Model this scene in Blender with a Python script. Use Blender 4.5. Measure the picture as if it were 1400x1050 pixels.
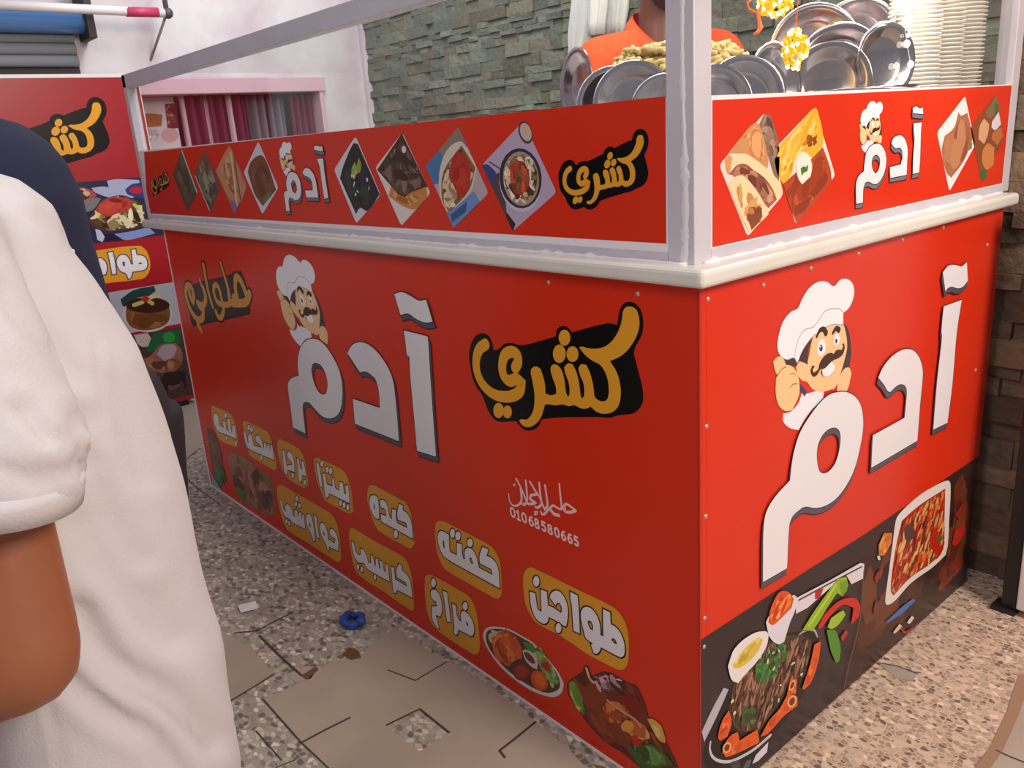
import bpy, bmesh, math, random
from mathutils import Vector, Matrix, noise
from mathutils.geometry import tessellate_polygon

for o in list(bpy.data.objects):
    bpy.data.objects.remove(o)
scene = bpy.context.scene
COL = scene.collection
PI = math.pi

# ------------------------------------------------------------------ camera
CAM = Vector((0.7703, -1.0201, 1.25))
F_PX, YAW, PITCH, ROLL = 1133.13, 2.4499, -0.2898, -0.0698
FWD = Vector((math.cos(PITCH) * math.cos(YAW), math.cos(PITCH) * math.sin(YAW), math.sin(PITCH)))
_r = FWD.cross(Vector((0, 0, 1))).normalized()
_u = _r.cross(FWD)
RIGHT = _r * math.cos(ROLL) + _u * math.sin(ROLL)
UP = -_r * math.sin(ROLL) + _u * math.cos(ROLL)
cam_data = bpy.data.cameras.new('camera')
cam_data.sensor_fit = 'HORIZONTAL'
cam_data.sensor_width = 36.0
cam_data.lens = F_PX / 1400.0 * 36.0
cam_data.clip_start = 0.02
cam = bpy.data.objects.new('camera', cam_data)
COL.objects.link(cam)
m3 = Matrix((RIGHT, UP, -FWD)).transposed()
cam.matrix_world = Matrix.Translation(CAM) @ m3.to_4x4()
scene.camera = cam

# ------------------------------------------------------------------ light
scene.view_settings.view_transform = 'Standard'
scene.view_settings.look = 'None'
scene.view_settings.exposure = 0.0
scene.view_settings.gamma = 1.0
world = bpy.data.worlds.new('evening')
scene.world = world
world.use_nodes = True
world.node_tree.nodes['Background'].inputs[0].default_value = (0.80, 0.78, 0.88, 1)
world.node_tree.nodes['Background'].inputs[1].default_value = 0.31


def area(name, loc, target, size, power, color, size_y=None):
    d = bpy.data.lights.new(name, 'AREA')
    d.energy = power
    d.color = color
    d.size = size
    if size_y:
        d.shape = 'RECTANGLE'
        d.size_y = size_y
    o = bpy.data.objects.new(name, d)
    COL.objects.link(o)
    o.location = loc
    o.rotation_euler = (Vector(target) - Vector(loc)).to_track_quat('-Z', 'Y').to_euler()
    return o


area('street_lamp_light', (2.6, 0.35, 2.7), (0.0, 0.45, 0.7), 0.9, 106, (1.0, 0.86, 0.74))
area('shop_tube_light', (0.3, -2.2, 3.0), (-0.4, -0.4, 0.8), 0.5, 29, (1.0, 0.95, 0.95), 1.3)
area('alley_tube_light', (-2.3, 0.75, 2.9), (-3.2, 0.9, 1.4), 0.4, 25, (0.97, 0.97, 1.0), 1.2)
area('stall_tube_light', (-0.75, 0.55, 2.6), (-0.9, 1.2, 1.2), 0.3, 30, (1.0, 0.95, 0.9), 1.2)


# ------------------------------------------------------------------ helpers
def lin(h):
    if not isinstance(h, str):
        return tuple(h)[:3]
    h = h.lstrip('#')
    out = []
    for i in (0, 2, 4):
        c = int(h[i:i + 2], 16) / 255.0
        out.append(c / 12.92 if c <= 0.04045 else ((c + 0.055) / 1.055) ** 2.4)
    return tuple(out)


def ray(px, py):
    return FWD + RIGHT * ((px - 700) / F_PX) - UP * ((py - 525) / F_PX)


# flat faces of the place: (axis, value, outward normal)
PLANES = {
    'front': (1, 0.0, Vector((0, -1, 0))),
    'side': (0, 0.0, Vector((1, 0, 0))),
    'front_band': (1, 0.012, Vector((0, -1, 0))),
    'side_band': (0, -0.017, Vector((1, 0, 0))),
    'sign': (0, -3.58, Vector((1, 0, 0))),
    'floor': (2, 0.0, Vector((0, 0, 1))),
    'wall': (0, -3.65, Vector((1, 0, 0))),
    'stone': (1, 1.72, Vector((0, -1, 0))),
}
UVAX = {0: (1, 2), 1: (0, 2), 2: (0, 1)}


def hit(plane, px, py):
    ax, v, n = PLANES[plane]
    d = ray(px, py)
    return CAM + d * ((v - CAM[ax]) / d[ax])


def uv_of(plane, px, py):
    p = hit(plane, px, py)
    a, b = UVAX[PLANES[plane][0]]
    return Vector((p[a], p[b]))


def to3(plane, uv, off):
    ax, v, n = PLANES[plane]
    a, b = UVAX[ax]
    p = Vector((0, 0, 0))
    p[ax] = v
    p[a] = uv[0]
    p[b] = uv[1]
    return p + n * off


def M(name, color, rough=0.5, metal=0.0, spec=0.5, noise_amt=0.0, noise_scale=20.0, bump=0.0, bump_scale=60.0,
      emit=None, estr=0.0, attr=False, trans=0.0, coat=0.0, color2=None, detail=4.0):
    m = bpy.data.materials.new(name)
    m.use_nodes = True
    nt = m.node_tree
    b = nt.nodes['Principled BSDF']
    c = lin(color) + (1,)
    b.inputs['Base Color'].default_value = c
    b.inputs['Roughness'].default_value = rough
    b.inputs['Metallic'].default_value = metal
    b.inputs['Specular IOR Level'].default_value = spec
    if coat:
        b.inputs['Coat Weight'].default_value = coat
        b.inputs['Coat Roughness'].default_value = 0.12
    src = None
    if attr:
        at = nt.nodes.new('ShaderNodeAttribute')
        at.attribute_name = 'Col'
        src = at.outputs['Color']
        nt.links.new(src, b.inputs['Base Color'])
    if noise_amt or color2:
        tc = nt.nodes.new('ShaderNodeTexCoord')
        nz = nt.nodes.new('ShaderNodeTexNoise')
        nz.inputs['Scale'].default_value = noise_scale
        nz.inputs['Detail'].default_value = detail
        nt.links.new(tc.outputs['Object'], nz.inputs['Vector'])
        mx = nt.nodes.new('ShaderNodeMix')
        mx.data_type = 'RGBA'
        if color2:
            cr = nt.nodes.new('ShaderNodeValToRGB')
            cr.color_ramp.elements[0].position = 0.42
            cr.color_ramp.elements[1].position = 0.62
            nt.links.new(nz.outputs['Fac'], cr.inputs['Fac'])
            nt.links.new(cr.outputs['Color'], mx.inputs['Factor'])
            c2 = lin(color2) + (1,)
        else:
            nt.links.new(nz.outputs['Fac'], mx.inputs['Factor'])
            c2 = tuple(max(0, x * (1 - noise_amt)) for x in c[:3]) + (1,)
        mx.inputs['A'].default_value = c
        mx.inputs['B'].default_value = c2
        if src:
            mx.blend_type = 'MULTIPLY'
            nt.links.new(src, mx.inputs['A'])
            k = 1 - noise_amt
            mx.inputs['B'].default_value = (k, k, k, 1)
        nt.links.new(mx.outputs['Result'], b.inputs['Base Color'])
    if bump:
        tc = nt.nodes.new('ShaderNodeTexCoord')
        nz = nt.nodes.new('ShaderNodeTexNoise')
        nz.inputs['Scale'].default_value = bump_scale
        nz.inputs['Detail'].default_value = 5
        bp = nt.nodes.new('ShaderNodeBump')
        bp.inputs['Strength'].default_value = bump
        bp.inputs['Distance'].default_value = 0.01
        nt.links.new(tc.outputs['Object'], nz.inputs['Vector'])
        nt.links.new(nz.outputs['Fac'], bp.inputs['Height'])
        nt.links.new(bp.outputs['Normal'], b.inputs['Normal'])
    if emit:
        b.inputs['Emission Color'].default_value = lin(emit) + (1,)
        b.inputs['Emission Strength'].default_value = estr
    if trans:
        b.inputs['Transmission Weight'].default_value = trans
    return m


def link(name, bm, mats, parent=None, smooth=False, kind=None, label=None):
    me = bpy.data.meshes.new(name)
    if not isinstance(bm, bpy.types.Mesh):
        bm.to_mesh(me)
        bm.free()
    else:
        me = bm
    if not isinstance(mats, (list, tuple)):
        mats = [mats]
    if not me.materials:
        for m in mats:
            me.materials.append(m)
    if smooth:
        for p in me.polygons:
            p.use_smooth = True
    o = bpy.data.objects.new(name, me)
    COL.objects.link(o)
    if parent:
        o.parent = parent
        mw = Matrix.Identity(4)
        q = parent
        chain = []
        while q:
            chain.append(q)
            q = q.parent
        for q in reversed(chain):
            mw = mw @ q.matrix_parent_inverse @ q.matrix_basis
        o.matrix_parent_inverse = mw.inverted()
    if kind:
        o['kind'] = kind
    if label:
        o['label'] = label
    return o


def tag(o, label, cat, group=None):
    o['label'] = label
    o['category'] = cat
    if group:
        o['group'] = group
    return o


def thing(name, loc, label, cat, group=None):
    o = bpy.data.objects.new(name, None)
    o.empty_display_size = 0.1
    COL.objects.link(o)
    o.location = loc
    return tag(o, label, cat, group)


def copy_tree(o, parent=None, delta=None):
    c = o.copy()
    COL.objects.link(c)
    if parent:
        c.parent = parent
    for ch in list(o.children):
        copy_tree(ch, c)
    return c


def box(bm, lo, hi, bevel=0.0, mat=0):
    lo, hi = Vector(lo), Vector(hi)
    r = bmesh.ops.create_cube(bm, size=1.0)
    vs = r['verts']
    for v in vs:
        v.co = Vector(((lo[i] + hi[i]) / 2 + v.co[i] * (hi[i] - lo[i])) for i in range(3))
    fs = set()
    for v in vs:
        for f in v.link_faces:
            fs.add(f)
    for f in fs:
        f.material_index = mat
    if bevel:
        es = set()
        for f in fs:
            for e in f.edges:
                es.add(e)
        bmesh.ops.bevel(bm, geom=list(es), offset=bevel, segments=2, affect='EDGES', profile=0.5)
    return bm


def BM():
    return bmesh.new()


def frame_dirs(d):
    d = d.normalized()
    a = Vector((0, 0, 1)) if abs(d.z) < 0.9 else Vector((1, 0, 0))
    s = d.cross(a).normalized()
    return s, s.cross(d).normalized()


def tube(bm, pts, rad, n=10, cap=True, mat=0):
    pts = [Vector(p) for p in pts]
    if not isinstance(rad, (list, tuple)):
        rad = [rad] * len(pts)
    rings = []
    s = None
    for i, p in enumerate(pts):
        d = (pts[min(i + 1, len(pts) - 1)] - pts[max(i - 1, 0)]).normalized()
        if s is None:
            s, t = frame_dirs(d)
        else:
            s = (s - d * s.dot(d)).normalized()
        t = s.cross(d)
        rings.append([bm.verts.new(p + (s * math.cos(2 * PI * k / n) + t * math.sin(2 * PI * k / n)) * rad[i]) for k in range(n)])
    return loft_rings(bm, rings, cap, mat)


def loft_rings(bm, rings, cap=True, mat=0):
    n = len(rings[0])
    for a, b in zip(rings, rings[1:]):
        for k in range(n):
            f = bm.faces.new((a[k], a[(k + 1) % n], b[(k + 1) % n], b[k]))
            f.material_index = mat
    if cap:
        f = bm.faces.new(list(reversed(rings[0])))
        f.material_index = mat
        f = bm.faces.new(rings[-1])
        f.material_index = mat
    return bm


def loft(bm, secs, n=24, cap=True, mat=0):
    """secs: (center, axis_a*ra, axis_b*rb) elliptical sections"""
    rings = []
    for c, a, b in secs:
        c, a, b = Vector(c), Vector(a), Vector(b)
        rings.append([bm.verts.new(c + a * math.cos(2 * PI * k / n) + b * math.sin(2 * PI * k / n)) for k in range(n)])
    return loft_rings(bm, rings, cap, mat)


def lathe(bm, prof, n=32, center=(0, 0, 0), mat=0, rot=None):
    c = Vector(center)
    rings = []
    for r, z in prof:
        ring = []
        for k in range(n):
            v = Vector((r * math.cos(2 * PI * k / n), r * math.sin(2 * PI * k / n), z))
            if rot:
                v = rot @ v
            ring.append(bm.verts.new(c + v))
        rings.append(ring)
    for a, b in zip(rings, rings[1:]):
        for k in range(n):
            f = bm.faces.new((a[k], a[(k + 1) % n], b[(k + 1) % n], b[k]))
            f.material_index = mat
    return bm


def ball(bm, c, r, rot=None, sub=2, mat=0):
    if not isinstance(r, (list, tuple, Vector)):
        r = (r, r, r)
    res = bmesh.ops.create_icosphere(bm, subdivisions=sub, radius=1.0)
    fs = set()
    for v in res['verts']:
        p = Vector((v.co[i] * r[i] for i in range(3)))
        if rot:
            p = rot @ p
        v.co = p + Vector(c)
        for f in v.link_faces:
            fs.add(f)
    for f in fs:
        f.material_index = mat
    return bm


def remesh(bm, voxel=0.01, smooth_it=6, fac=0.5):
    me = bpy.data.meshes.new('tmp')
    bm.to_mesh(me)
    bm.free()
    o = bpy.data.objects.new('tmp', me)
    COL.objects.link(o)
    m = o.modifiers.new('r', 'REMESH')
    m.mode = 'VOXEL'
    m.voxel_size = voxel
    s = o.modifiers.new('s', 'SMOOTH')
    s.factor = fac
    s.iterations = smooth_it
    dg = bpy.context.evaluated_depsgraph_get()
    out = bpy.data.meshes.new_from_object(o.evaluated_get(dg))
    bpy.data.objects.remove(o)
    for p in out.polygons:
        p.use_smooth = True
    return out


# ------------------------------------------------------------------ materials
RED = '#d43015'
m_red = M('red_vinyl', RED, rough=0.26, spec=0.28)
m_sign = M('sign_vinyl', '#a01a25', rough=0.3, spec=0.4)
m_print = M('printed_vinyl', '#ffffff', rough=0.28, spec=0.28, attr=True)
m_alu = M('brushed_aluminium', '#d3ced6', rough=0.45, metal=0.12, noise_amt=0.18, noise_scale=9)
m_marble = M('white_marble', '#dedcd4', rough=0.2, spec=0.5, noise_amt=0.1, noise_scale=14)
m_silicone = M('silicone_sealant', '#e2dde0', rough=0.6)
m_steel = M('polished_steel', '#cfc8ca', rough=0.17, metal=1.0)
m_dsteel = M('dark_steel', '#8d8588', rough=0.14, metal=1.0)
m_white = M('white_trim', '#e9e4e6', rough=0.4)
m_screw = M('screw_metal', '#c9b8ac', rough=0.35, metal=0.7)

m_glass = bpy.data.materials.new('clear_glass')
m_glass.use_nodes = True
_nt = m_glass.node_tree
_nt.nodes.clear()
_o = _nt.nodes.new('ShaderNodeOutputMaterial')
_mx = _nt.nodes.new('ShaderNodeMixShader')
_tr = _nt.nodes.new('ShaderNodeBsdfTransparent')
_tr.inputs[0].default_value = (0.96, 0.97, 0.97, 1)
_gl = _nt.nodes.new('ShaderNodeBsdfGlossy')
_gl.inputs['Roughness'].default_value = 0.02
_lw = _nt.nodes.new('ShaderNodeLayerWeight')
_lw.inputs['Blend'].default_value = 0.5
_pw = _nt.nodes.new('ShaderNodeMath')
_pw.operation = 'POWER'
_pw.inputs[1].default_value = 4.0
_ma = _nt.nodes.new('ShaderNodeMath')
_ma.operation = 'MULTIPLY_ADD'
_ma.inputs[1].default_value = 0.5
_ma.inputs[2].default_value = 0.03
_nt.links.new(_lw.outputs['Facing'], _pw.inputs[0])
_nt.links.new(_pw.outputs[0], _ma.inputs[0])
_nt.links.new(_ma.outputs[0], _mx.inputs[0])
_nt.links.new(_tr.outputs[0], _mx.inputs[1])
_nt.links.new(_gl.outputs[0], _mx.inputs[2])
_nt.links.new(_mx.outputs[0], _o.inputs[0])


# ------------------------------------------------------------------ flat printed artwork
def autosmooth(pts, closed, sub=4, ang=52):
    n = len(pts)
    if n < 3:
        return list(pts)
    ca = math.cos(math.radians(ang))
    corner = []
    for i in range(n):
        if not closed and i in (0, n - 1):
            corner.append(True)
            continue
        a = (pts[i] - pts[i - 1])
        b = (pts[(i + 1) % n] - pts[i])
        corner.append(a.length < 1e-9 or b.length < 1e-9 or a.normalized().dot(b.normalized()) < ca)
    out = []
    for i in range(n if closed else n - 1):
        p1, p2 = pts[i], pts[(i + 1) % n]
        p0 = pts[i - 1] if not corner[i] else p1 - (p2 - p1)
        p3 = pts[(i + 2) % n] if not corner[(i + 1) % n] else p2 + (p2 - p1)
        L = (p2 - p1).length
        t1 = (p2 - p0)
        t1 = t1 * (L / t1.length) if t1.length > 1e-9 else p2 - p1
        t2 = (p3 - p1)
        t2 = t2 * (L / t2.length) if t2.length > 1e-9 else p2 - p1
        for k in range(sub):
            t = k / sub
            h1 = 2 * t ** 3 - 3 * t ** 2 + 1
            h2 = t ** 3 - 2 * t ** 2 + t
            h3 = -2 * t ** 3 + 3 * t ** 2
            h4 = t ** 3 - t ** 2
            out.append(p1 * h1 + t1 * h2 + p2 * h3 + t2 * h4)
    if not closed:
        out.append(pts[-1])
    return out


def inside(p, poly):
    c = False
    n = len(poly)
    j = n - 1
    for i in range(n):
        a, b = poly[i], poly[j]
        if (a[1] > p[1]) != (b[1] > p[1]) and p[0] < (b[0] - a[0]) * (p[1] - a[1]) / (b[1] - a[1] + 1e-12) + a[0]:
            c = not c
        j = i
    return c


class Art:
    """flat print on one face of the cart / sign / floor; traced outlines are laid on the face in metres"""

    def __init__(s, plane, start=0.0004):
        s.plane = plane
        s.bm = bmesh.new()
        s.cl = s.bm.loops.layers.float_color.new('Col')
        s.L = start
        s.aff = None
        s.fr(0, 0, 1)

    def fr(s, ox, oy, sc=1.0):
        s.o = (ox, oy, sc)
        return s

    def anchors(s, src, dst):
        """affine on the face: src points (current frame) -> dst pixel points"""
        s.aff = None
        A = [uv_of(s.src_plane if hasattr(s, 'src_plane') else s.plane, s.o[0] + x / s.o[2], s.o[1] + y / s.o[2]) for x, y in src]
        B = [uv_of(s.plane, x, y) for x, y in dst]
        m = Matrix(((A[1].x - A[0].x, A[2].x - A[0].x), (A[1].y - A[0].y, A[2].y - A[0].y)))
        k = Matrix(((B[1].x - B[0].x, B[2].x - B[0].x), (B[1].y - B[0].y, B[2].y - B[0].y)))
        T = k @ m.inverted()
        s.aff = (T, A[0], B[0])
        s.wscale = abs(T.determinant()) ** 0.5
        return s

    def uv(s, p):
        if isinstance(p, Vector):
            return p
        pl = getattr(s, 'src_plane', s.plane) if s.aff else s.plane
        q = uv_of(pl, s.o[0] + p[0] / s.o[2], s.o[1] + p[1] / s.o[2])
        if s.aff:
            q = s.aff[0] @ (q - s.aff[1]) + s.aff[2]
        return q

    def pts(s, P):
        return [s.uv(p) for p in P]

    def face(s, vs, col):
        if len(vs) < 3:
            return
        try:
            f = s.bm.faces.new(vs)
        except ValueError:
            return
        f.normal_update()
        if f.normal.dot(PLANES[s.plane][2]) < 0:
            f.normal_flip()
        for l in f.loops:
            l[s.cl] = col + (1.0,)

    def V(s, uv, extra=0.0):
        return s.bm.verts.new(to3(s.plane, uv, s.L + extra))

    def poly(s, P, col, holes=(), smooth=True, off=(0, 0), step=3.5e-5):
        s.L += step
        col = lin(col)
        off = Vector(off)
        loops = [[p + off for p in s.pts(P)]] + [[p + off for p in s.pts(h)] for h in holes]
        if smooth:
            loops = [autosmooth(l, True) for l in loops]
        flat = [p for l in loops for p in l]
        tris = tessellate_polygon([[Vector((p.x, p.y, 0)) for p in l] for l in loops])
        vs = [s.V(p) for p in flat]
        for t in tris:
            s.face([vs[i] for i in t], col)
        return loops

    def stroke(s, P, w, col, closed=False, smooth=True, taper=None, off=(0, 0), step=3.5e-5, abs_uv=False):
        s.L += step
        col = lin(col)
        off = Vector(off)
        if s.aff:
            w *= s.wscale
        q = [p + off for p in (P if abs_uv else s.pts(P))]
        if smooth and not abs_uv:
            q = autosmooth(q, closed, ang=75)
        q = [p for i, p in enumerate(q) if i == 0 or (p - q[i - 1]).length > 1e-6]
        n = len(q)
        if n < 2:
            return
        Lf, Rt = [], []
        for i in range(n):
            if closed:
                a, b = (q[i] - q[i - 1]), (q[(i + 1) % n] - q[i])
            else:
                a = q[i] - q[i - 1] if i else q[1] - q[0]
                b = q[i + 1] - q[i] if i < n - 1 else q[-1] - q[-2]
            if a.length < 1e-9:
                a = b
            if b.length < 1e-9:
                b = a
            na = Vector((-a.y, a.x)).normalized()
            nb = Vector((-b.y, b.x)).normalized()
            m = na + nb
            m = m.normalized() if m.length > 0.2 else na
            k = min(1.5, 1.0 / max(0.3, m.dot(na)))
            hw = w / 2 * (taper[0] + (taper[1] - taper[0]) * i / (n - 1) if taper else 1.0)
            Lf.append(s.V(q[i] + m * hw * k, 2e-7 * i))
            Rt.append(s.V(q[i] - m * hw * k, 2e-7 * i))
        for i in range(n if closed else n - 1):
            j = (i + 1) % n
            s.face([Lf[i], Lf[j], Rt[j], Rt[i]], col)
        if not closed:
            for e, nx, A, B in ((0, 1, Lf, Rt), (n - 1, n - 2, Rt, Lf)):
                d = (q[e] - q[nx]).normalized()
                hw = w / 2 * ((taper[0] if e == 0 else taper[1]) if taper else 1.0)
                nn = Vector((-d.y, d.x)) * hw
                arc = [s.V(q[e] + nn * math.cos(PI * k / 6) + d * hw * math.sin(PI * k / 6), 2e-7 * e) for k in range(7)]
                s.face(arc, col)

    def ell(s, c, rx, ry, col, rot=0.0, n=20, off=(0, 0), grow=0.0, step=3.5e-5):
        """ellipse with radii in the current frame"""
        P = []
        for k in range(n):
            a = 2 * PI * k / n
            x, y = rx * math.cos(a), ry * math.sin(a)
            P.append((c[0] + x * math.cos(rot) - y * math.sin(rot), c[1] + x * math.sin(rot) + y * math.cos(rot)))
        s.L += step
        q = [p + Vector(off) for p in s.pts(P)]
        if grow:
            ctr = sum(q, Vector((0, 0))) / n
            q = [ctr + (p - ctr) * (1 + grow / max(1e-6, (p - ctr).length)) for p in q]
        s.face([s.V(p) for p in q], lin(col))

    def scatter(s, P, n, r, cols, el=(1.0, 1.8), ang=None, seed=1, smooth=True, nv=7):
        rnd = random.Random(seed)
        q = s.pts(P)
        if smooth:
            q = autosmooth(q, True)
        x0, x1 = min(p.x for p in q), max(p.x for p in q)
        y0, y1 = min(p.y for p in q), max(p.y for p in q)
        if s.aff:
            r = (r[0] * s.wscale, r[1] * s.wscale)
        cols = [lin(c) for c in cols]
        done = tries = 0
        while done < n and tries < n * 30:
            tries += 1
            c = Vector((rnd.uniform(x0, x1), rnd.uniform(y0, y1)))
            if not inside(c, q):
                continue
            R = rnd.uniform(*r)
            e = rnd.uniform(*el)
            a = rnd.uniform(0, PI) if ang is None else ang + rnd.uniform(-0.5, 0.5)
            d1 = Vector((math.cos(a), math.sin(a)))
            d2 = Vector((-d1.y, d1.x))
            b = []
            for k in range(nv):
                t = 2 * PI * k / nv
                j = rnd.uniform(0.8, 1.2)
                b.append(c + d1 * math.cos(t) * R * e * j + d2 * math.sin(t) * R / e * j)
            if not all(inside(v, q) for v in b):
                if rnd.random() < 0.97:
                    continue
                continue
            s.L += 4e-6
            base = rnd.choice(cols)
            k = rnd.uniform(0.85, 1.12)
            s.face([s.V(v) for v in b], tuple(x * k for x in base))
            done += 1

    def shape(s, P, fill, edge, ew, holes=(), shadow=None, shcol=None, smooth=True):
        """letter with a dark edge and an optional drop block below it"""
        if shadow:
            sh = shcol or edge
            for k in (1.0, 0.66, 0.33):
                o = (shadow[0] * k, shadow[1] * k)
                lp = s.poly(P, sh, holes, smooth, off=o)
                if k == 1.0:
                    for l in lp:
                        s.stroke(l, ew * 2 / (s.wscale if s.aff else 1), edge, closed=True, abs_uv=True)
                    s.poly(P, sh, holes, smooth, off=o)
        s.L += 3.5e-5
        loops = [s.pts(P)] + [s.pts(h) for h in holes]
        if smooth:
            loops = [autosmooth(l, True) for l in loops]
        for l in loops:
            s.stroke(l, ew * 2 / (s.wscale if s.aff else 1), edge, closed=True, abs_uv=True)
        s.poly(P, fill, holes, smooth)

    def done(s, name, parent, label=None):
        return link(name, s.bm, m_print, parent, label=label)


# ------------------------------------------------------------------ setting
def wall_mesh(name, m, boxes, kind='structure'):
    bm = BM()
    for lo, hi in boxes:
        box(bm, lo, hi)
    return link(name, bm, m, kind=kind)


# terrazzo floor: pebbles in cement
def mulc(c, t):
    return tuple(x * y for x, y in zip(lin(c), t)) + (1,)


def terrazzo(name, tint, scale, cement):
    m_floor = bpy.data.materials.new(name)
    m_floor.use_nodes = True
    nt = m_floor.node_tree
    b = nt.nodes['Principled BSDF']
    tc = nt.nodes.new('ShaderNodeTexCoord')
    wn = nt.nodes.new('ShaderNodeTexNoise')
    wn.inputs['Scale'].default_value = 30
    vm = nt.nodes.new('ShaderNodeVectorMath')
    vm.operation = 'MULTIPLY_ADD'
    vm.inputs[1].default_value = (0.012, 0.012, 0.012)
    nt.links.new(tc.outputs['Object'], wn.inputs['Vector'])
    nt.links.new(wn.outputs['Color'], vm.inputs[0])
    nt.links.new(tc.outputs['Object'], vm.inputs[2])
    mp = nt.nodes.new('ShaderNodeMapping')
    mp.inputs['Scale'].default_value = (1.0, 1.35, 1.0)
    nt.links.new(vm.outputs[0], mp.inputs['Vector'])
    v1 = nt.nodes.new('ShaderNodeTexVoronoi')
    v1.inputs['Scale'].default_value = scale
    nt.links.new(mp.outputs[0], v1.inputs['Vector'])
    v2 = nt.nodes.new('ShaderNodeTexVoronoi')
    v2.feature = 'DISTANCE_TO_EDGE'
    v2.inputs['Scale'].default_value = scale
    nt.links.new(mp.outputs[0], v2.inputs['Vector'])
    sep = nt.nodes.new('ShaderNodeSeparateColor')
    nt.links.new(v1.outputs['Color'], sep.inputs[0])
    cr = nt.nodes.new('ShaderNodeValToRGB')
    cr.color_ramp.interpolation = 'CONSTANT'
    els = cr.color_ramp.elements
    els[0].position = 0.0
    els[0].color = mulc('#67615e', tint)
    els[1].position = 0.14
    els[1].color = mulc('#8f8882', tint)
    for p_, c_ in ((0.34, '#aca49c'), (0.52, '#9d958e'), (0.68, '#bdb5ac'), (0.86, '#d2cbc3'), (0.94, '#7d7570')):
        e = els.new(p_)
        e.color = mulc(c_, tint)
    nt.links.new(sep.outputs[0], cr.inputs[0])
    er = nt.nodes.new('ShaderNodeValToRGB')
    er.color_ramp.elements[0].position = 0.03
    er.color_ramp.elements[1].position = 0.13
    nt.links.new(v2.outputs['Distance'], er.inputs[0])
    mx = nt.nodes.new('ShaderNodeMix')
    mx.data_type = 'RGBA'
    mx.inputs['A'].default_value = lin(cement) + (1,)
    nt.links.new(er.outputs[0], mx.inputs['Factor'])
    nt.links.new(cr.outputs[0], mx.inputs['B'])
    big = nt.nodes.new('ShaderNodeTexNoise')
    big.inputs['Scale'].default_value = 5
    nt.links.new(tc.outputs['Object'], big.inputs['Vector'])
    mx2 = nt.nodes.new('ShaderNodeMix')
    mx2.data_type = 'RGBA'
    mx2.blend_type = 'MULTIPLY'
    mx2.inputs['B'].default_value = (0.72, 0.70, 0.66, 1)
    nt.links.new(big.outputs['Fac'], mx2.inputs['Factor'])
    nt.links.new(mx.outputs['Result'], mx2.inputs['A'])
    nt.links.new(mx2.outputs['Result'], b.inputs['Base Color'])
    b.inputs['Roughness'].default_value = 0.55
    bp = nt.nodes.new('ShaderNodeBump')
    bp.inputs['Strength'].default_value = 0.15
    bp.inputs['Distance'].default_value = 0.003
    nt.links.new(v2.outputs['Distance'], bp.inputs['Height'])
    nt.links.new(bp.outputs['Normal'], b.inputs['Normal'])
    return m_floor


bm = BM()
box(bm, (-6.5, -4.5, -0.1), (-0.009, 3.0, 0.0))
link('floor', bm, terrazzo('grey_terrazzo', (1.3, 1.31, 1.27), 58, '#a8a198'), kind='structure')
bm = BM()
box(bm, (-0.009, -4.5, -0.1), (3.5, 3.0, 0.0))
link('floor', bm, terrazzo('warm_lit_terrazzo', (1.42, 1.2, 1.04), 74, '#dcc0a8'), kind='structure')  # same terrazzo, with the warm light on this side put into its colour

m_tile = M('beige_tile', '#b3a596', rough=0.5, noise_amt=0.28, noise_scale=7, bump=0.05)
m_joint = M('dark_joint', '#4a423d', rough=0.9)
m_stain = M('brown_stain', '#6f5440', rough=0.8, noise_amt=0.4, noise_scale=60)


def floor_patch(name, polys, m, off, kind='structure'):
    bm = BM()
    for P in polys:
        h = None
        if isinstance(P, tuple):
            P, h = P
        lp = [[uv_of('floor', *p) for p in P]] + ([[uv_of('floor', *p) for p in h]] if h else [])
        tr = tessellate_polygon([[Vector((p.x, p.y, 0)) for p in l] for l in lp])
        vs = [bm.verts.new((p.x, p.y, off)) for l in lp for p in l]
        for t in tr:
            f = bm.faces.new([vs[i] for i in t])
            f.normal_update()
            if f.normal.z < 0:
                f.normal_flip()
    return link(name, bm, m, kind=kind)


BEIGE = [
    ([(360, 957), (385, 946), (412, 934), (450, 907), (490, 900), (510, 880), (540, 859), (575, 882), (610, 906), (620, 904),
      (660, 932), (699, 961), (732, 987), (775, 1022), (800, 1049), (840, 1085), (700, 1200), (560, 1200), (450, 1060), (412, 1016)],
     [(529, 992), (574, 970), (614, 1002), (572, 1029)]),
    [(200, 830), (282, 855), (320, 872), (350, 893), (375, 921), (350, 938), (303, 966), (260, 985), (180, 940)],
    [(190, 560), (222, 548), (262, 538), (285, 560), (272, 614), (232, 646), (190, 640)],
    [(1400, 927), (1385, 975), (1362, 1025), (1335, 1062), (1500, 1100), (1560, 950)],
    [(1201, 907), (1225, 911), (1255, 922), (1247, 932), (1224, 927)],
    [(392, 922), (418, 911), (436, 913), (425, 928), (404, 934)],
]
floor_patch('floor_tile', BEIGE, m_tile, 0.0012)
J = Art('floor', 0.0016)
JC = '#4a423d'
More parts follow.
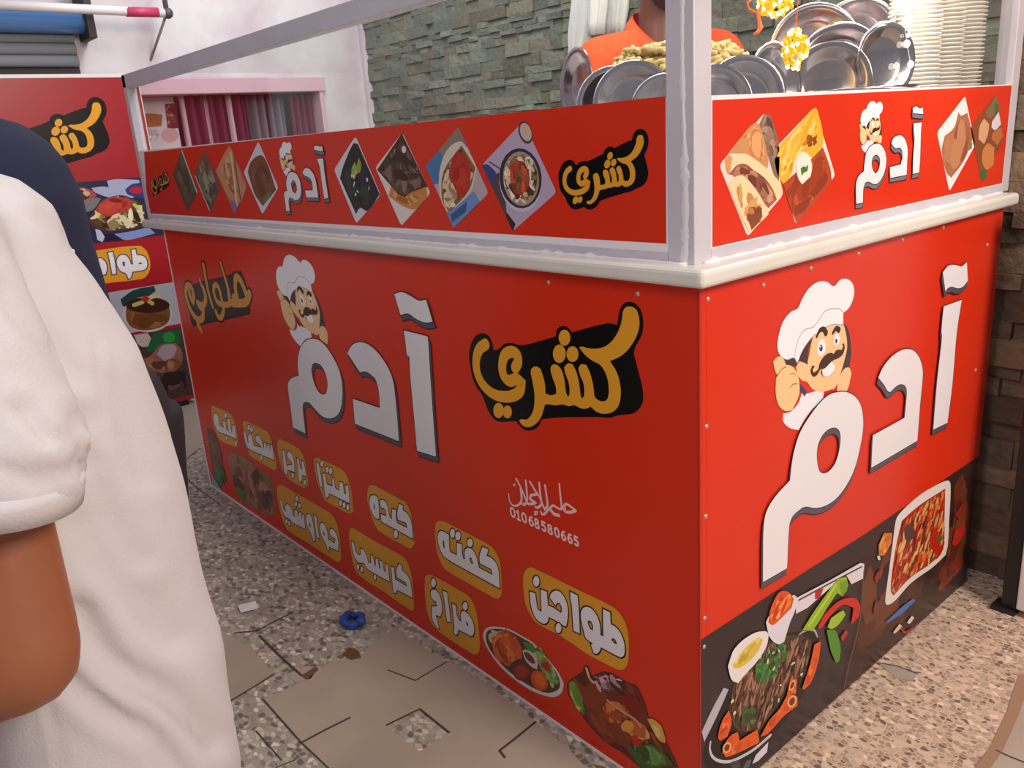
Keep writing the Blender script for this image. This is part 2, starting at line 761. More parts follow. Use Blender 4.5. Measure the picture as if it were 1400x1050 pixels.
for P, w in (([(414, 1015), (446, 998), (478, 982)], 0.006), ([(531, 917), (568, 931), (610, 906)], 0.004),
             ([(683, 1027), (700, 1014), (732, 988)], 0.006), ([(683, 1027), (690, 1036)], 0.006),
             ([(320, 866), (350, 863), (400, 838)], 0.005), ([(355, 870), (380, 895), (412, 924)], 0.006),
             ([(303, 966), (350, 938), (375, 922)], 0.005), ([(232, 646), (252, 630), (272, 614)], 0.004),
             ([(360, 957), (412, 1016), (450, 1052)], 0.004), ([(529, 992), (574, 970), (614, 1002)], 0.005),
             ([(1201, 907), (1225, 911), (1255, 922)], 0.003), ([(1400, 927), (1385, 975), (1362, 1025), (1342, 1052)], 0.012),
             ([(1362, 1027), (1382, 1036), (1400, 1043)], 0.004), ([(240, 640), (270, 668), (300, 690)], 0.004),
             ([(350, 1000), (385, 1040)], 0.003), ([(378, 1050), (403, 1040)], 0.003)):
    J.stroke(P, w if w < 0.01 else 0.022, JC if w < 0.01 else '#9a7a64', smooth=False)
for P in ([(411, 925), (432, 912), (436, 916), (420, 930)], [(468, 895), (478, 886), (490, 890), (494, 900), (480, 903)]):
    J.poly(P, '#6a503c', smooth=False)
jo = J.done('floor_joint', None)
jo['kind'] = 'structure'

# stacked stone cladding
m_stone = M('stone_cladding', '#ffffff', rough=0.75, attr=True, noise_amt=0.5, noise_scale=34, bump=0.9, bump_scale=38)


def stone_wall(name, x0, x1, z0, z1, y, cols, seed, hmin=0.022, hmax=0.075, lmin=0.05, lmax=0.24, back=0.15, depth=0.03):
    rnd = random.Random(seed)
    bm = BM()
    cl = bm.loops.layers.float_color.new('Col')
    cc = [lin(c) for c in cols]

    def blk(a, b, c, d, dep, col):
        r = bmesh.ops.create_cube(bm, size=1.0)
        for v in r['verts']:
            fr = v.co.y < 0
            v.co = Vector(((a + b) / 2 + v.co.x * (b - a), (y + back) if not fr else y - dep + rnd.uniform(-0.004, 0.004),
                           (c + d) / 2 + v.co.z * (d - c) + rnd.uniform(-0.0025, 0.0025)))
        for v in r['verts']:
            for f in v.link_faces:
                for l in f.loops:
                    l[cl] = col + (1.0,)
    z = z0
    while z < z1:
        h = rnd.uniform(hmin, hmax)
        if z + h > z1 - hmin:
            h = z1 - z
        x = x0
        while x < x1:
            l = rnd.uniform(lmin, lmax)
            if x + l > x1 - lmin:
                l = x1 - x
            col = rnd.choice(cc)
            k = rnd.uniform(0.75, 1.15)
            blk(x, x + l, z, z + h, rnd.uniform(0.0, depth), tuple(q * k for q in col))
            x += l
        z += h
    return link(name, bm, m_stone, kind='structure')


stone_wall('wall_back', -3.62, -0.05, 0.0, 2.7, 1.72, ['#7f8a78', '#858d7c', '#747b6c', '#878270', '#7a8372', '#8d9180', '#76735f'], 5, hmin=0.02, hmax=0.06, lmin=0.04, lmax=0.19, depth=0.02)
stone_wall('wall_right', -0.06, 0.62, 0.0, 2.7, 1.282, ['#8a705c', '#7a6150', '#94795f', '#6c5646', '#9c8069', '#847060'], 9,
           hmin=0.035, hmax=0.085, lmin=0.05, lmax=0.22, back=0.585, depth=0.034)

m_plaster = M('stained_plaster', '#dcd9dc', rough=0.8, color2='#c9bcc4', noise_scale=2.6, bump=0.12, bump_scale=18, detail=9)
X = -3.65
OY0, OY1, OZ0, OZ1 = 0.40, 1.385, 0.75, 1.572
wall_mesh('wall_left', m_plaster, [
    ((X - 0.15, -4.0, 0), (X, OY0, 2.7)), ((X - 0.15, OY1, 0), (X, 1.86, 2.7)),
    ((X - 0.15, OY0, OZ1), (X, OY1, 2.7)), ((X - 0.15, OY0, 0), (X, OY1, OZ0)), ((X - 0.01, 1.683, 0), (X + 0.028, 1.86, 2.7))])
m_pinkframe = M('pinkish_frame', '#d9b6c6', rough=0.5)
bm = BM()
box(bm, (X - 0.1, OY0 - 0.02, OZ1 - 0.01), (X + 0.03, OY1 + 0.03, OZ1 + 0.065), 0.004)
box(bm, (X - 0.1, OY1 - 0.005, OZ0), (X + 0.02, OY1 + 0.02, OZ1), 0.003)
box(bm, (X - 0.1, OY0 - 0.02, OZ0), (X + 0.02, OY0 + 0.0, OZ1), 0.003)
link('window_1', bm, m_pinkframe, kind='structure')
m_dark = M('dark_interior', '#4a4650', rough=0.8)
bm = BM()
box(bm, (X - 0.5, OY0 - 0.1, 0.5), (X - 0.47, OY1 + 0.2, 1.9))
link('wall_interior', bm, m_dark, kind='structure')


def curtain(name, y0, y1, z0, z1, x, cols, label, amp=0.025, folds=7, seed=2):
    bm = BM()
    n = folds * 8
    rows = 8
    rnd = random.Random(seed)
    ph = [rnd.uniform(-0.4, 0.4) for _ in range(rows + 1)]
    g = []
    for j in range(rows + 1):
        z = z1 + (z0 - z1) * j / rows
        g.append([bm.verts.new((x + amp * math.sin(2 * PI * folds * i / n + ph[j] * 0.5 * j / rows), y0 + (y1 - y0) * i / n, z)) for i in range(n + 1)])
    for j in range(rows):
        for i in range(n):
            f = bm.faces.new((g[j][i], g[j][i + 1], g[j + 1][i + 1], g[j + 1][i]))
            f.material_index = 1 if (i // 4) % 5 == 0 and len(cols) > 1 else 0
    o = link(name, bm, cols, smooth=True)
    s = o.modifiers.new('thick', 'SOLIDIFY')
    s.thickness = 0.003
    return tag(o, label, 'curtain')


m_cur = M('maroon_cloth', '#6b2440', rough=0.85)
m_cur2 = M('pale_cloth', '#c9a8b6', rough=0.85)
m_cur3 = M('grey_cloth', '#77727c', rough=0.85)
curtain('curtain', 0.63, 0.98, OZ0 + 0.01, OZ1, X - 0.09, [m_cur, m_cur2], 'maroon curtain with pale stripes in the middle of the window')
curtain('curtain', 0.99, 1.22, OZ0 + 0.01, OZ1, X - 0.12, [m_cur3, m_dark], 'grey curtain with dark folds beside the plain maroon curtain', folds=5)
curtain('curtain', 1.23, 1.375, OZ0 + 0.01, OZ1, X - 0.07, [m_cur], 'plain maroon curtain at the right edge of the window', folds=4)

# pale poster with pictures standing inside the window, and a pale display block beside it
bm = BM()
box(bm, (X - 0.14, 0.41, OZ0 + 0.01), (X - 0.12, 0.615, 1.56))
po = link('window_poster', bm, M('poster_board', '#cfc6cc', rough=0.6))
tag(po, 'pale poster with brown food pictures in the left of the window', 'poster')
PLANES['poster'] = (0, X - 0.12, Vector((1, 0, 0)))
A = Art('poster')
A.poly([(188, 158), (206, 155), (222, 157), (221, 172), (205, 174), (188, 173)], '#a5673f')
A.poly([(225, 142), (241, 141), (244, 175), (229, 177)], '#6b3038', smooth=False)
A.scatter([(225, 142), (241, 141), (244, 175), (229, 177)], 18, (0.006, 0.015), ['#8c4a35', '#5a2530', '#b07a55'], seed=3, smooth=False)
A.ell((232, 185), 12, 10, '#c9a0a0')
A.scatter([(188, 176), (218, 175), (219, 200), (190, 203)], 22, (0.006, 0.014), ['#bfb9be', '#a7a2a9', '#d8d2d6'], seed=4)
A.done('poster_picture', po)

# roller shutter on the white wall
sh = thing('roller_shutter', (X + 0.05, -0.7, 1.6), 'rolled grey metal shutter with a blue roll high on the white wall', 'shutter')
m_blue = M('blue_metal', '#6494d4', rough=0.35, noise_amt=0.15, noise_scale=6)
m_slat = M('grey_slat', '#8a8d93', rough=0.5)
m_sdark = M('shutter_brown', '#3b3236', rough=0.7)  # dark brown of the lower panel and the end plate
bm = BM()
tube(bm, [(X + 0.08, -1.6, 1.888), (X + 0.08, 0.19, 1.888)], 0.062, 20)
link('shutter_roll', bm, m_blue, sh, smooth=True)
bm = BM()
for k in range(3):
    z = 1.815 - k * 0.05
    tube(bm, [(X + 0.03, -1.6, z), (X + 0.03, 0.155, z)], 0.026, 10)
link('shutter_slat', bm, m_slat, sh, smooth=True)
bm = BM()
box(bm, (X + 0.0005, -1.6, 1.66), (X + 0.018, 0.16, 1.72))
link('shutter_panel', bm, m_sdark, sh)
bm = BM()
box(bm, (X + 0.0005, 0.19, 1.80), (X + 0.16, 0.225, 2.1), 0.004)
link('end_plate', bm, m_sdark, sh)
# white awning pipe with a diagonal brace
aw = thing('awning_frame', (X + 0.3, 0.2, 1.95), 'white pipe awning frame with red tape jutting from the white wall', 'awning frame')
PLANES['pipe'] = (0, X + 0.22, Vector((1, 0, 0)))
bm = BM()
p0, p1 = hit('pipe', -60, 4), hit('pipe', 228, 18)
tube(bm, [p0, p1], 0.02, 12)
link('pipe', bm, m_white, aw, smooth=True)
bm = BM()
tube(bm, [hit('pipe', 172, 16), hit('pipe', 216, 17)], 0.0215, 12)
link('tape', bm, M('red_tape', '#c9406a', rough=0.5), aw, smooth=True)
bm = BM()
tube(bm, [hit('pipe', 228, 18), hit('wall', 206, 82)], 0.006, 8)
link('brace', bm, M('grey_cable', '#8f8a92', rough=0.5), aw, smooth=True)
bm = BM()
p = hit('pipe', 226, 5)
tube(bm, [p + Vector((0, 0, 0.12)), p - Vector((0, 0, 0.06))], 0.012, 8)
ball(bm, hit('pipe', 229, 18), 0.026)
link('hinge', bm, M('dark_hinge', '#55484c', rough=0.5), aw, smooth=True)

# white cabinet in a black frame at the right
cb = thing('cabinet', (0.36, 1.15, 0), 'white cabinet with a black frame edge beside the brown stone wall', 'cabinet')
bm = BM()
box(bm, (0.152, 1.09, 0.02), (0.62, 1.192, 1.0), 0.004)
link('door', bm, M('white_enamel', '#d9d3d3', rough=0.35), cb)
m_blackm = M('black_metal', '#1d1a1c', rough=0.4)
bm = BM()
box(bm, (0.115, 1.10, 0.0), (0.149, 1.135, 1.05), 0.002)
box(bm, (0.115, 1.10, 1.004), (0.62, 1.19, 1.05), 0.002)
box(bm, (0.095, 1.085, 0.0), (0.153, 1.14, 0.012), 0.002)
link('frame', bm, m_blackm, cb)


# ------------------------------------------------------------------ the food cart
def prism(bm, poly, z0, z1, bevel=0.0):
    lo = [bm.verts.new((x, y, z0)) for x, y in poly]
    hi = [bm.verts.new((x, y, z1)) for x, y in poly]
    n = len(poly)
    fs = [bm.faces.new(list(reversed(lo))), bm.faces.new(hi)]
    for i in range(n):
        fs.append(bm.faces.new((lo[i], lo[(i + 1) % n], hi[(i + 1) % n], hi[i])))
    bmesh.ops.recalc_face_normals(bm, faces=fs)
    if bevel:
        es = set(e for f in fs for e in f.edges)
        bmesh.ops.bevel(bm, geom=list(es), offset=bevel, segments=3, affect='EDGES', profile=0.5)
    return bm


cart = thing('food_cart', (-1.19, 0.5, 0),
             'long red food cart with a glass top, white marble counter and yellow and white lettering', 'food cart')
XL = -2.38
YR = 1.18


def part(name, lo, hi, m, parent, bevel=0.0, label=None):
    bm = BM()
    box(bm, lo, hi, bevel)
    return link(name, bm, m, parent, label=label)


front_panel = part('front_panel', (XL, 0.0, 0.003), (0.0, 0.018, 1.013), m_red, cart)
side_panel = part('side_panel', (-0.018, 0.0185, 0.003), (0.0, YR, 1.013), m_red, cart)
bm = BM()
box(bm, (XL, 0.018, 0.003), (XL + 0.018, 0.55, 1.012))
box(bm, (XL, 0.55, 0.003), (-0.5, 0.565, 1.012))
box(bm, (-0.515, 0.565, 0.003), (-0.5, YR, 1.012))
link('inner_panel', bm, m_red, cart)
part('corner_seam', (-0.004, -0.0006, 0.003), (0.0006, 0.004, 1.012), M('seam_red', '#b8230f', rough=0.35), cart)
bm = BM()
box(bm, (XL - 0.004, -0.003, 0.0), (0.0, 0.0, 0.0045))
box(bm, (XL - 0.006, -0.002, 0.0), (XL, 0.004, 1.012))
link('edge_trim', bm, m_white, cart)
bm = BM()
XS = -2.545
prism(bm, [(XS, -0.026), (0.026, -0.026), (0.026, 1.20), (-0.5, 1.20), (-0.5, 0.56), (XS, 0.56)], 1.0132, 1.0425, 0.009)
counter = link('counter_top', bm, m_marble, cart)

# glass case
bm = BM()
box(bm, (-0.068, 0.01, 1.042), (-0.016, 0.052, 1.60), 0.002)
link('corner_post', bm, m_alu, cart)
bm = BM()
box(bm, (-2.572, 0.01, 1.042), (-2.538, 0.045, 1.556), 0.002)
link('corner_post', bm, m_alu, cart)
bm = BM()
box(bm, (-0.056, 1.2, 1.042), (-0.016, 1.242, 1.60), 0.002)
link('corner_post', bm, m_alu, cart)
part('top_rail', (-2.572, 0.01, 1.511), (-0.068, 0.045, 1.556), m_alu, cart, 0.002)
part('top_rail', (-0.056, 0.052, 1.555), (-0.016, 1.2, 1.60), m_alu, cart, 0.002)
led = part('led_strip', (-0.052, 0.36, 1.547), (-0.038, 1.15, 1.5548), M('led_tape', '#ffffff', emit='#fff1dc', estr=6.0), cart)
area('led_strip_light', (-0.10, 0.76, 1.54), (-0.16, 0.76, 1.2), 0.05, 3.2, (1.0, 0.93, 0.82), 0.6)
part('bottom_rail', (-2.538, 0.010, 1.0425), (-0.068, 0.046, 1.0585), m_alu, cart)
part('bottom_rail', (-0.052, 0.052, 1.0425), (-0.0165, 1.2, 1.0615), m_alu, cart)
part('front_glass', (-2.538, 0.026, 1.0585), (-0.068, 0.031, 1.511), m_glass, cart)
part('side_glass', (-0.036, 0.052, 1.0615), (-0.031, 1.2, 1.555), m_glass, cart)
front_band = part('front_band', (-2.532, 0.0121, 1.057), (-0.0685, 0.025, 1.2895), m_white, cart)
side_band = part('side_band', (-0.030, 0.0525, 1.060), (-0.0171, 1.1995, 1.288), m_white, cart)

# sealant smeared along post and rails
rnd = random.Random(3)
bm = BM()
L_, R_ = [], []
w = 0.006
for k in range(120):
    t = k / 119
    w += (0.0055 - w) * 0.15 + rnd.uniform(-0.0012, 0.0012)
    jag = 0.006 if 0.28 < t < 0.36 or t < 0.12 else 0.0
    x = -0.034 + 0.002 * math.sin(7 * t)
    z = 1.0425 + 0.46 * t
    L_.append((x - max(0.002, w + rnd.uniform(0, jag)), z))
    R_.append((x + max(0.002, w * 0.8 + rnd.uniform(0, jag * 0.6)), z))
rows = [[bm.verts.new((x, y, z)) for (x, z), y in ((l_, 0.0098), (((l_[0] * 2 + r_[0]) / 3, l_[1]), 0.0078), (((l_[0] + r_[0] * 2) / 3, l_[1]), 0.0078), (r_, 0.0098))]
        for l_, r_ in zip(L_, R_)]
for p_, q_ in zip(rows, rows[1:]):
    for k in range(3):
        bm.faces.new((p_[k], p_[k + 1], q_[k + 1], q_[k]))
link('sealant', bm, m_silicone, cart, smooth=True)
for a, b_, n in (((-2.53, 0.007, 1.0435), (-0.03, 0.007, 1.0435), 160), ((-0.013, 0.03, 1.0435), (-0.013, 1.19, 1.0435), 90)):
    bm = BM()
    pts, rad = [], []
    for k in range(n):
        t = k / (n - 1)
        p = Vector(a).lerp(Vector(b_), t)
        pts.append(p)
        rad.append(0.003 + rnd.uniform(0, 0.003) + (0.006 if rnd.random() < 0.08 else 0))
    tube(bm, pts, rad, 8)
    for v in bm.verts:
        v.co.z = 1.0425 + (v.co.z - 1.0435) * 0.7
    link('sealant', bm, m_silicone, cart, smooth=True)

# screws
for pl, px, py in [('side', 968, 409), ('side', 1044, 390), ('side', 1109, 367), ('side', 1174, 347), ('side', 1234, 328), ('side', 1290, 311),
                   ('side', 966, 583), ('side', 965, 706), ('side', 963.5, 845), ('side', 962.5, 884), ('side', 1350, 335), ('side', 1334, 506),
                   ('front', 750, 386), ('front', 872, 402)]:
    p = hit(pl, px, py)
    n = PLANES[pl][2]
    bm = BM()
    q = n.to_track_quat('Z', 'Y')
    lathe(bm, [(0.0045, 0.0), (0.0042, 0.0012), (0.003, 0.002), (0.0001, 0.0023)], 12, p, rot=q.to_matrix())
    link('screw', bm, m_screw, side_panel if pl == 'side' else front_panel, smooth=True)

# ---- artwork
GOLD, PILL, WH, INK, GREY = '#e3a02c', '#dd9a2b', '#e6e2e6', '#0d0a0b', '#56525a'
EDGE = '#2b2430'

KAF_BOX = [(60, 470), (60, 400), (80, 330), (110, 290), (150, 278), (190, 295), (215, 340), (225, 395), (260, 385), (300, 350), (350, 345), (420, 360),
           (650, 300), (660, 250), (700, 228), (735, 240), (760, 272), (1000, 210), (1070, 220), (1085, 130), (1110, 80), (1150, 62), (1200, 80),
           (1235, 130), (1248, 200), (1240, 280), (1185, 400), (1200, 480), (1240, 640), (1248, 720), (1230, 780), (1180, 825), (1080, 838),
           (1020, 855), (930, 850), (560, 865), (530, 915), (480, 942), (430, 935), (395, 900), (380, 880), (260, 882), (215, 850), (180, 790),
           (150, 710), (90, 610)]
KAF = [(810, 375), (830, 368), (880, 382), (960, 378), (1020, 345), (1070, 280), (1100, 200), (1110, 130), (1130, 100), (1160, 95), (1195, 110),
       (1215, 150), (1222, 220), (1205, 290), (1160, 370), (1100, 430), (1020, 468), (1060, 530), (1085, 600), (1095, 690), (1080, 770), (1040, 815),
       (980, 828), (930, 815), (890, 780), (860, 792), (820, 790), (780, 770), (740, 775), (700, 765), (650, 770), (580, 765), (570, 790), (550, 850),
       (510, 900), (460, 920), (420, 905), (400, 875), (415, 865), (450, 868), (480, 840), (500, 790), (505, 700), (490, 600), (480, 550), (485, 520),
       (515, 505), (545, 520), (560, 560), (575, 620), (580, 690), (620, 702), (655, 690), (650, 640), (625, 570), (615, 520), (630, 492), (660, 495),
       (690, 530), (710, 600), (720, 680), (735, 715), (745, 690), (740, 620), (715, 550), (708, 510), (735, 483), (765, 490), (790, 540), (810, 620),
       (820, 700), (830, 725), (845, 700), (840, 620), (815, 560), (805, 515), (825, 490), (860, 495), (885, 550), (905, 630), (915, 710), (940, 735),
       (985, 742), (1008, 715), (1012, 640), (995, 560), (955, 495), (900, 465), (850, 425)]
YA = [(172, 352), (130, 385), (108, 450), (112, 540), (150, 625), (220, 690), (300, 712), (370, 700), (408, 665), (415, 615), (385, 590), (330, 603),
      (292, 560), (285, 490), (302, 430), (342, 405), (383, 420), (393, 470), (372, 515)]


def koshary(a, box_grow=0.0, ya=True):
    lp = a.poly(KAF_BOX, INK)
    if box_grow:
        for l in lp:
            a.stroke(l, box_grow / (a.wscale if a.aff else 1), INK, closed=True, abs_uv=True)
    a.poly(KAF, GOLD)
    for c, rx, ry in (((710, 308), 40, 55), ((675, 418), 44, 63), ((765, 420), 41, 54)):
        a.ell(c, rx, ry, GOLD)
    a.stroke(YA, 0.0245, GOLD)
    for c, rx, ry in (((260, 805), 36, 52), ((320, 815), 31, 44)):
        a.ell(c, rx, ry, GOLD)


A = Art('front').fr(630, 400, 5)
koshary(A)
A.done('koshary_lettering', front_panel, 'gold Arabic lettering on a black backing')

# big white lettering
A = Art('front', 0.001)
A.fr(380, 430, 5)
SH = (0.007, -0.012)
A.shape([(240, 165), (290, 180), (340, 230), (390, 310), (425, 390), (442, 480), (443, 560), (435, 630), (415, 680), (380, 705), (340, 708), (300, 690),
         (260, 650), (220, 605), (190, 598), (175, 610), (172, 640), (180, 720), (190, 812), (105, 770), (90, 640), (72, 510), (75, 460), (100, 432),
         (145, 418), (138, 340), (145, 270), (165, 210), (200, 175)], WH, EDGE, 0.0028,
        [[(262, 330), (300, 350), (330, 410), (342, 470), (335, 530), (310, 547), (275, 520), (245, 450), (232, 380), (240, 340)]], SH, GREY)
A.shape([(478, 262), (510, 210), (550, 190), (600, 195), (650, 225), (710, 290), (760, 370), (790, 450), (805, 560), (820, 720), (830, 865), (530, 745),
         (515, 575), (700, 638), (695, 540), (675, 450), (640, 410), (600, 388), (565, 395)], WH, EDGE, 0.0028, shadow=SH, shcol=GREY)
A.shape([(865, 108), (1025, 148), (1030, 160), (1045, 400), (1065, 700), (1085, 970), (955, 930), (935, 700), (910, 430), (903, 290), (885, 275),
         (875, 180)], WH, EDGE, 0.0028, shadow=SH, shcol=GREY)
A.fr(350, 262, 4)
A.shape([(760, 560), (800, 548), (850, 570), (895, 595), (935, 590), (970, 710), (930, 715), (880, 695), (835, 665), (795, 675)], WH, EDGE, 0.0028,
        shadow=SH, shcol=GREY)
A.done('name_lettering', front_panel, 'large white Arabic lettering with a dark drop edge')

# halawany lettering
HBOX = [(270, 400), (410, 340), (620, 300), (800, 250), (850, 210), (950, 205), (1000, 330), (1040, 470), (1085, 500), (1095, 600), (1070, 680), (1075, 790),
        (900, 840), (440, 935), (290, 965), (250, 860), (250, 700)]


def halawany(a, w=1.0):
    a.poly(HBOX, '#1c0f0c', smooth=False)
    S = [([(840, 570), (890, 545), (870, 440), (880, 290), (940, 330), (985, 430), (1020, 520), (1060, 545)], 0.022, (0.8, 1)),
         ([(1065, 510), (1040, 600), (990, 640), (900, 645), (830, 645)], 0.022, None),
         ([(668, 95), (730, 300), (770, 450), (800, 640)], 0.017, (0.7, 1.1)),
         ([(820, 640), (760, 665), (690, 660), (620, 620), (580, 510), (575, 430), (610, 395), (650, 450), (680, 580), (708, 700), (700, 790), (670, 845), (630, 820), (606, 760)], 0.016, None),
         ([(435, 130), (460, 270), (500, 480), (560, 690)], 0.02, (1, 0.7)),
         ([(432, 440), (465, 560), (450, 650), (410, 680), (355, 640)], 0.02, None),
         ([(375, 680), (430, 740), (430, 830), (380, 875), (310, 820), (240, 690), (200, 560), (195, 450), (230, 400), (275, 440), (300, 540), (288, 620), (255, 560), (245, 500)], 0.0205, None)]
    for P, ww, tp in S:
        a.stroke(P, (ww + 0.012) * w, '#2a1410', taper=tp)
    for P, ww, tp in S:
        a.stroke(P, ww * w, '#d6972f', taper=tp)
    a.stroke([(385, 330), (405, 390)], 0.014 * w, '#d6972f')
    a.stroke([(360, 935), (400, 1010)], 0.022 * w, '#d6972f')


A = Art('front').fr(235, 350, 10)
halawany(A, 1.25)
A.done('sweets_lettering', front_panel, 'small gold Arabic lettering on a dark backing')

# menu labels: yellow tablets with white outlined words
LBL = []
LBL.append(((710, 770, 10), [(60, 180), (90, 95), (150, 58), (210, 72), (740, 330), (1270, 590), (1380, 690), (1470, 860), (1500, 1060), (1490, 1350), (1440, 1440),
                            (1360, 1455), (1290, 1425), (950, 1250), (580, 1000), (260, 830), (170, 730), (90, 560), (60, 350)],
            [([(145, 385), (220, 410), (235, 520), (250, 620), (290, 655), (310, 660), (300, 540), (295, 355), (380, 390), (385, 480), (395, 575), (480, 615),
               (575, 680), (585, 640), (580, 590), (555, 545), (520, 540), (500, 575), (420, 470), (435, 420), (470, 385), (520, 375), (570, 400), (620, 470),
               (655, 560), (668, 650), (665, 740), (645, 850), (630, 860), (580, 830), (480, 770), (405, 730), (400, 770), (380, 810), (340, 825), (290, 805),
               (230, 750), (190, 670), (160, 560)], []),
             ([(700, 390), (800, 440), (815, 600), (830, 960), (745, 920), (735, 760), (720, 560), (705, 500)], []),
             ([(850, 660), (880, 610), (930, 595), (990, 620), (1050, 690), (1090, 780), (1110, 870), (1115, 980), (1155, 1000), (1150, 800), (1150, 625),
               (1245, 670), (1250, 760), (1255, 830), (1320, 870), (1380, 940), (1430, 1060), (1445, 1150), (1440, 1240), (1420, 1270), (1380, 1280),
               (1120, 1145), (1110, 1180), (1085, 1220), (1050, 1235), (1020, 1220), (985, 1110), (1010, 1090), (960, 1060), (910, 1010), (880, 900), (850, 770)],
              [[(940, 780), (985, 790), (1010, 850), (1010, 920), (970, 890), (945, 830)], [(1260, 1040), (1290, 1020), (1320, 1050), (1345, 1105), (1300, 1090)]])],
            [(237, 245, 42, 72), (540, 885, 40, 68)]))
LBL.append(((570, 700, 10), [(255, 200), (270, 140), (320, 120), (400, 140), (700, 295), (960, 430), (1040, 490), (1110, 600), (1145, 720), (1165, 1080), (1140, 1160),
                            (1080, 1180), (1000, 1140), (700, 970), (400, 790), (330, 690), (280, 550), (255, 350)],
            [([(290, 310), (310, 270), (350, 260), (440, 310), (445, 450), (455, 545), (550, 590), (550, 420), (615, 440), (620, 560), (640, 645), (660, 640),
               (655, 540), (680, 500), (730, 490), (790, 550), (830, 660), (850, 760), (1040, 860), (1020, 780), (865, 700), (860, 600), (900, 475), (980, 510),
               (955, 600), (1010, 620), (1080, 690), (1120, 800), (1135, 1040), (760, 835), (390, 620), (330, 530), (295, 420)],
              [[(355, 395), (375, 390), (385, 500), (365, 480)], [(720, 625), (745, 620), (770, 690), (760, 715), (730, 680)]])],
            [(490, 290, 33, 62), (565, 325, 36, 60), (730, 420, 38, 58)]))
LBL.append(((470, 650, 10), [(325, 250), (340, 160), (390, 130), (450, 150), (760, 320), (850, 370), (910, 480), (940, 640), (970, 880), (960, 950), (910, 995), (840, 965),
                            (480, 755), (410, 640), (360, 480), (325, 330)],
            [([(360, 320), (375, 280), (420, 270), (465, 295), (480, 400), (485, 580), (470, 595), (420, 560), (380, 480), (358, 400)],
              [[(410, 390), (425, 400), (432, 470), (415, 450)]]),
             ([(500, 350), (540, 335), (580, 370), (610, 450), (625, 560), (660, 600), (665, 460), (715, 470), (720, 600), (735, 650), (870, 720), (860, 650),
               (740, 600), (735, 510), (760, 385), (815, 415), (805, 470), (870, 520), (920, 620), (940, 740), (950, 865), (520, 630), (510, 530), (585, 555),
               (580, 490), (550, 440), (525, 450), (500, 400)], [])],
            [(715, 800, 28, 58)]))
LBL.append(((375, 595, 10), [(545, 370), (560, 320), (600, 310), (850, 430), (960, 500), (1020, 620), (1060, 780), (1085, 1040), (1030, 1070), (860, 985), (700, 890),
                            (640, 770), (580, 600)],
            [([(575, 365), (610, 390), (640, 560), (658, 715), (625, 690), (600, 540)], []),
             ([(665, 520), (700, 530), (720, 670), (800, 700), (795, 590), (815, 580), (835, 720), (890, 760), (895, 640), (940, 650), (955, 790), (985, 810),
               (975, 690), (1010, 680), (1025, 800), (1035, 930), (750, 790), (745, 830), (720, 860), (700, 830), (680, 650)], [])],
            [(655, 385, 20, 42), (730, 470, 20, 42), (775, 490, 22, 44), (910, 925, 20, 42), (960, 955, 20, 42), (1010, 985, 18, 42)]))
LBL.append(((375, 595, 10), [(45, 120), (60, 60), (120, 70), (330, 180), (390, 260), (430, 380), (460, 560), (465, 680), (420, 715), (370, 700), (170, 570), (100, 430),
                            (50, 230)],
            [([(115, 200), (140, 210), (165, 370), (170, 420), (250, 400), (235, 360), (190, 310), (175, 260), (200, 220), (240, 250), (270, 330), (280, 500),
               (180, 470), (175, 530), (150, 530), (135, 450), (120, 300)], []),
             ([(310, 310), (340, 330), (355, 440), (385, 470), (375, 350), (400, 360), (420, 430), (435, 560), (380, 540), (375, 620), (350, 640), (335, 590),
               (325, 450)], [])],
            [(255, 550, 18, 38), (425, 645, 16, 40)]))
LBL.append(((280, 550, 10), [(520, 290), (540, 260), (620, 280), (840, 390), (890, 450), (940, 620), (985, 840), (970, 920), (900, 900), (620, 730), (570, 560)],
            [([(530, 390), (560, 420), (580, 520), (600, 570), (595, 470), (615, 420), (650, 470), (670, 590), (780, 620), (750, 570), (700, 530), (700, 470),
               (740, 450), (775, 520), (800, 620), (810, 640), (815, 560), (840, 560), (850, 650), (860, 570), (885, 580), (895, 690), (900, 580), (925, 580),
               (950, 790), (600, 630), (560, 560)], [])],
            [(605, 345, 18, 36), (640, 370, 18, 36), (775, 755, 14, 38)]))
LBL.append(((280, 550, 10), [(90, 80), (110, 45), (170, 70), (340, 150), (390, 220), (430, 330), (460, 560), (440, 610), (380, 590), (220, 520), (160, 420), (110, 250)],
            [([(120, 190), (145, 150), (185, 190), (200, 310), (260, 350), (250, 260), (280, 260), (295, 370), (330, 400), (310, 220), (340, 230), (360, 380),
               (375, 430), (380, 310), (410, 320), (430, 500), (250, 420), (180, 390), (130, 280)], [])],
            [(285, 180, 16, 36), (430, 560, 13, 36), (300, 485, 12, 26)]))
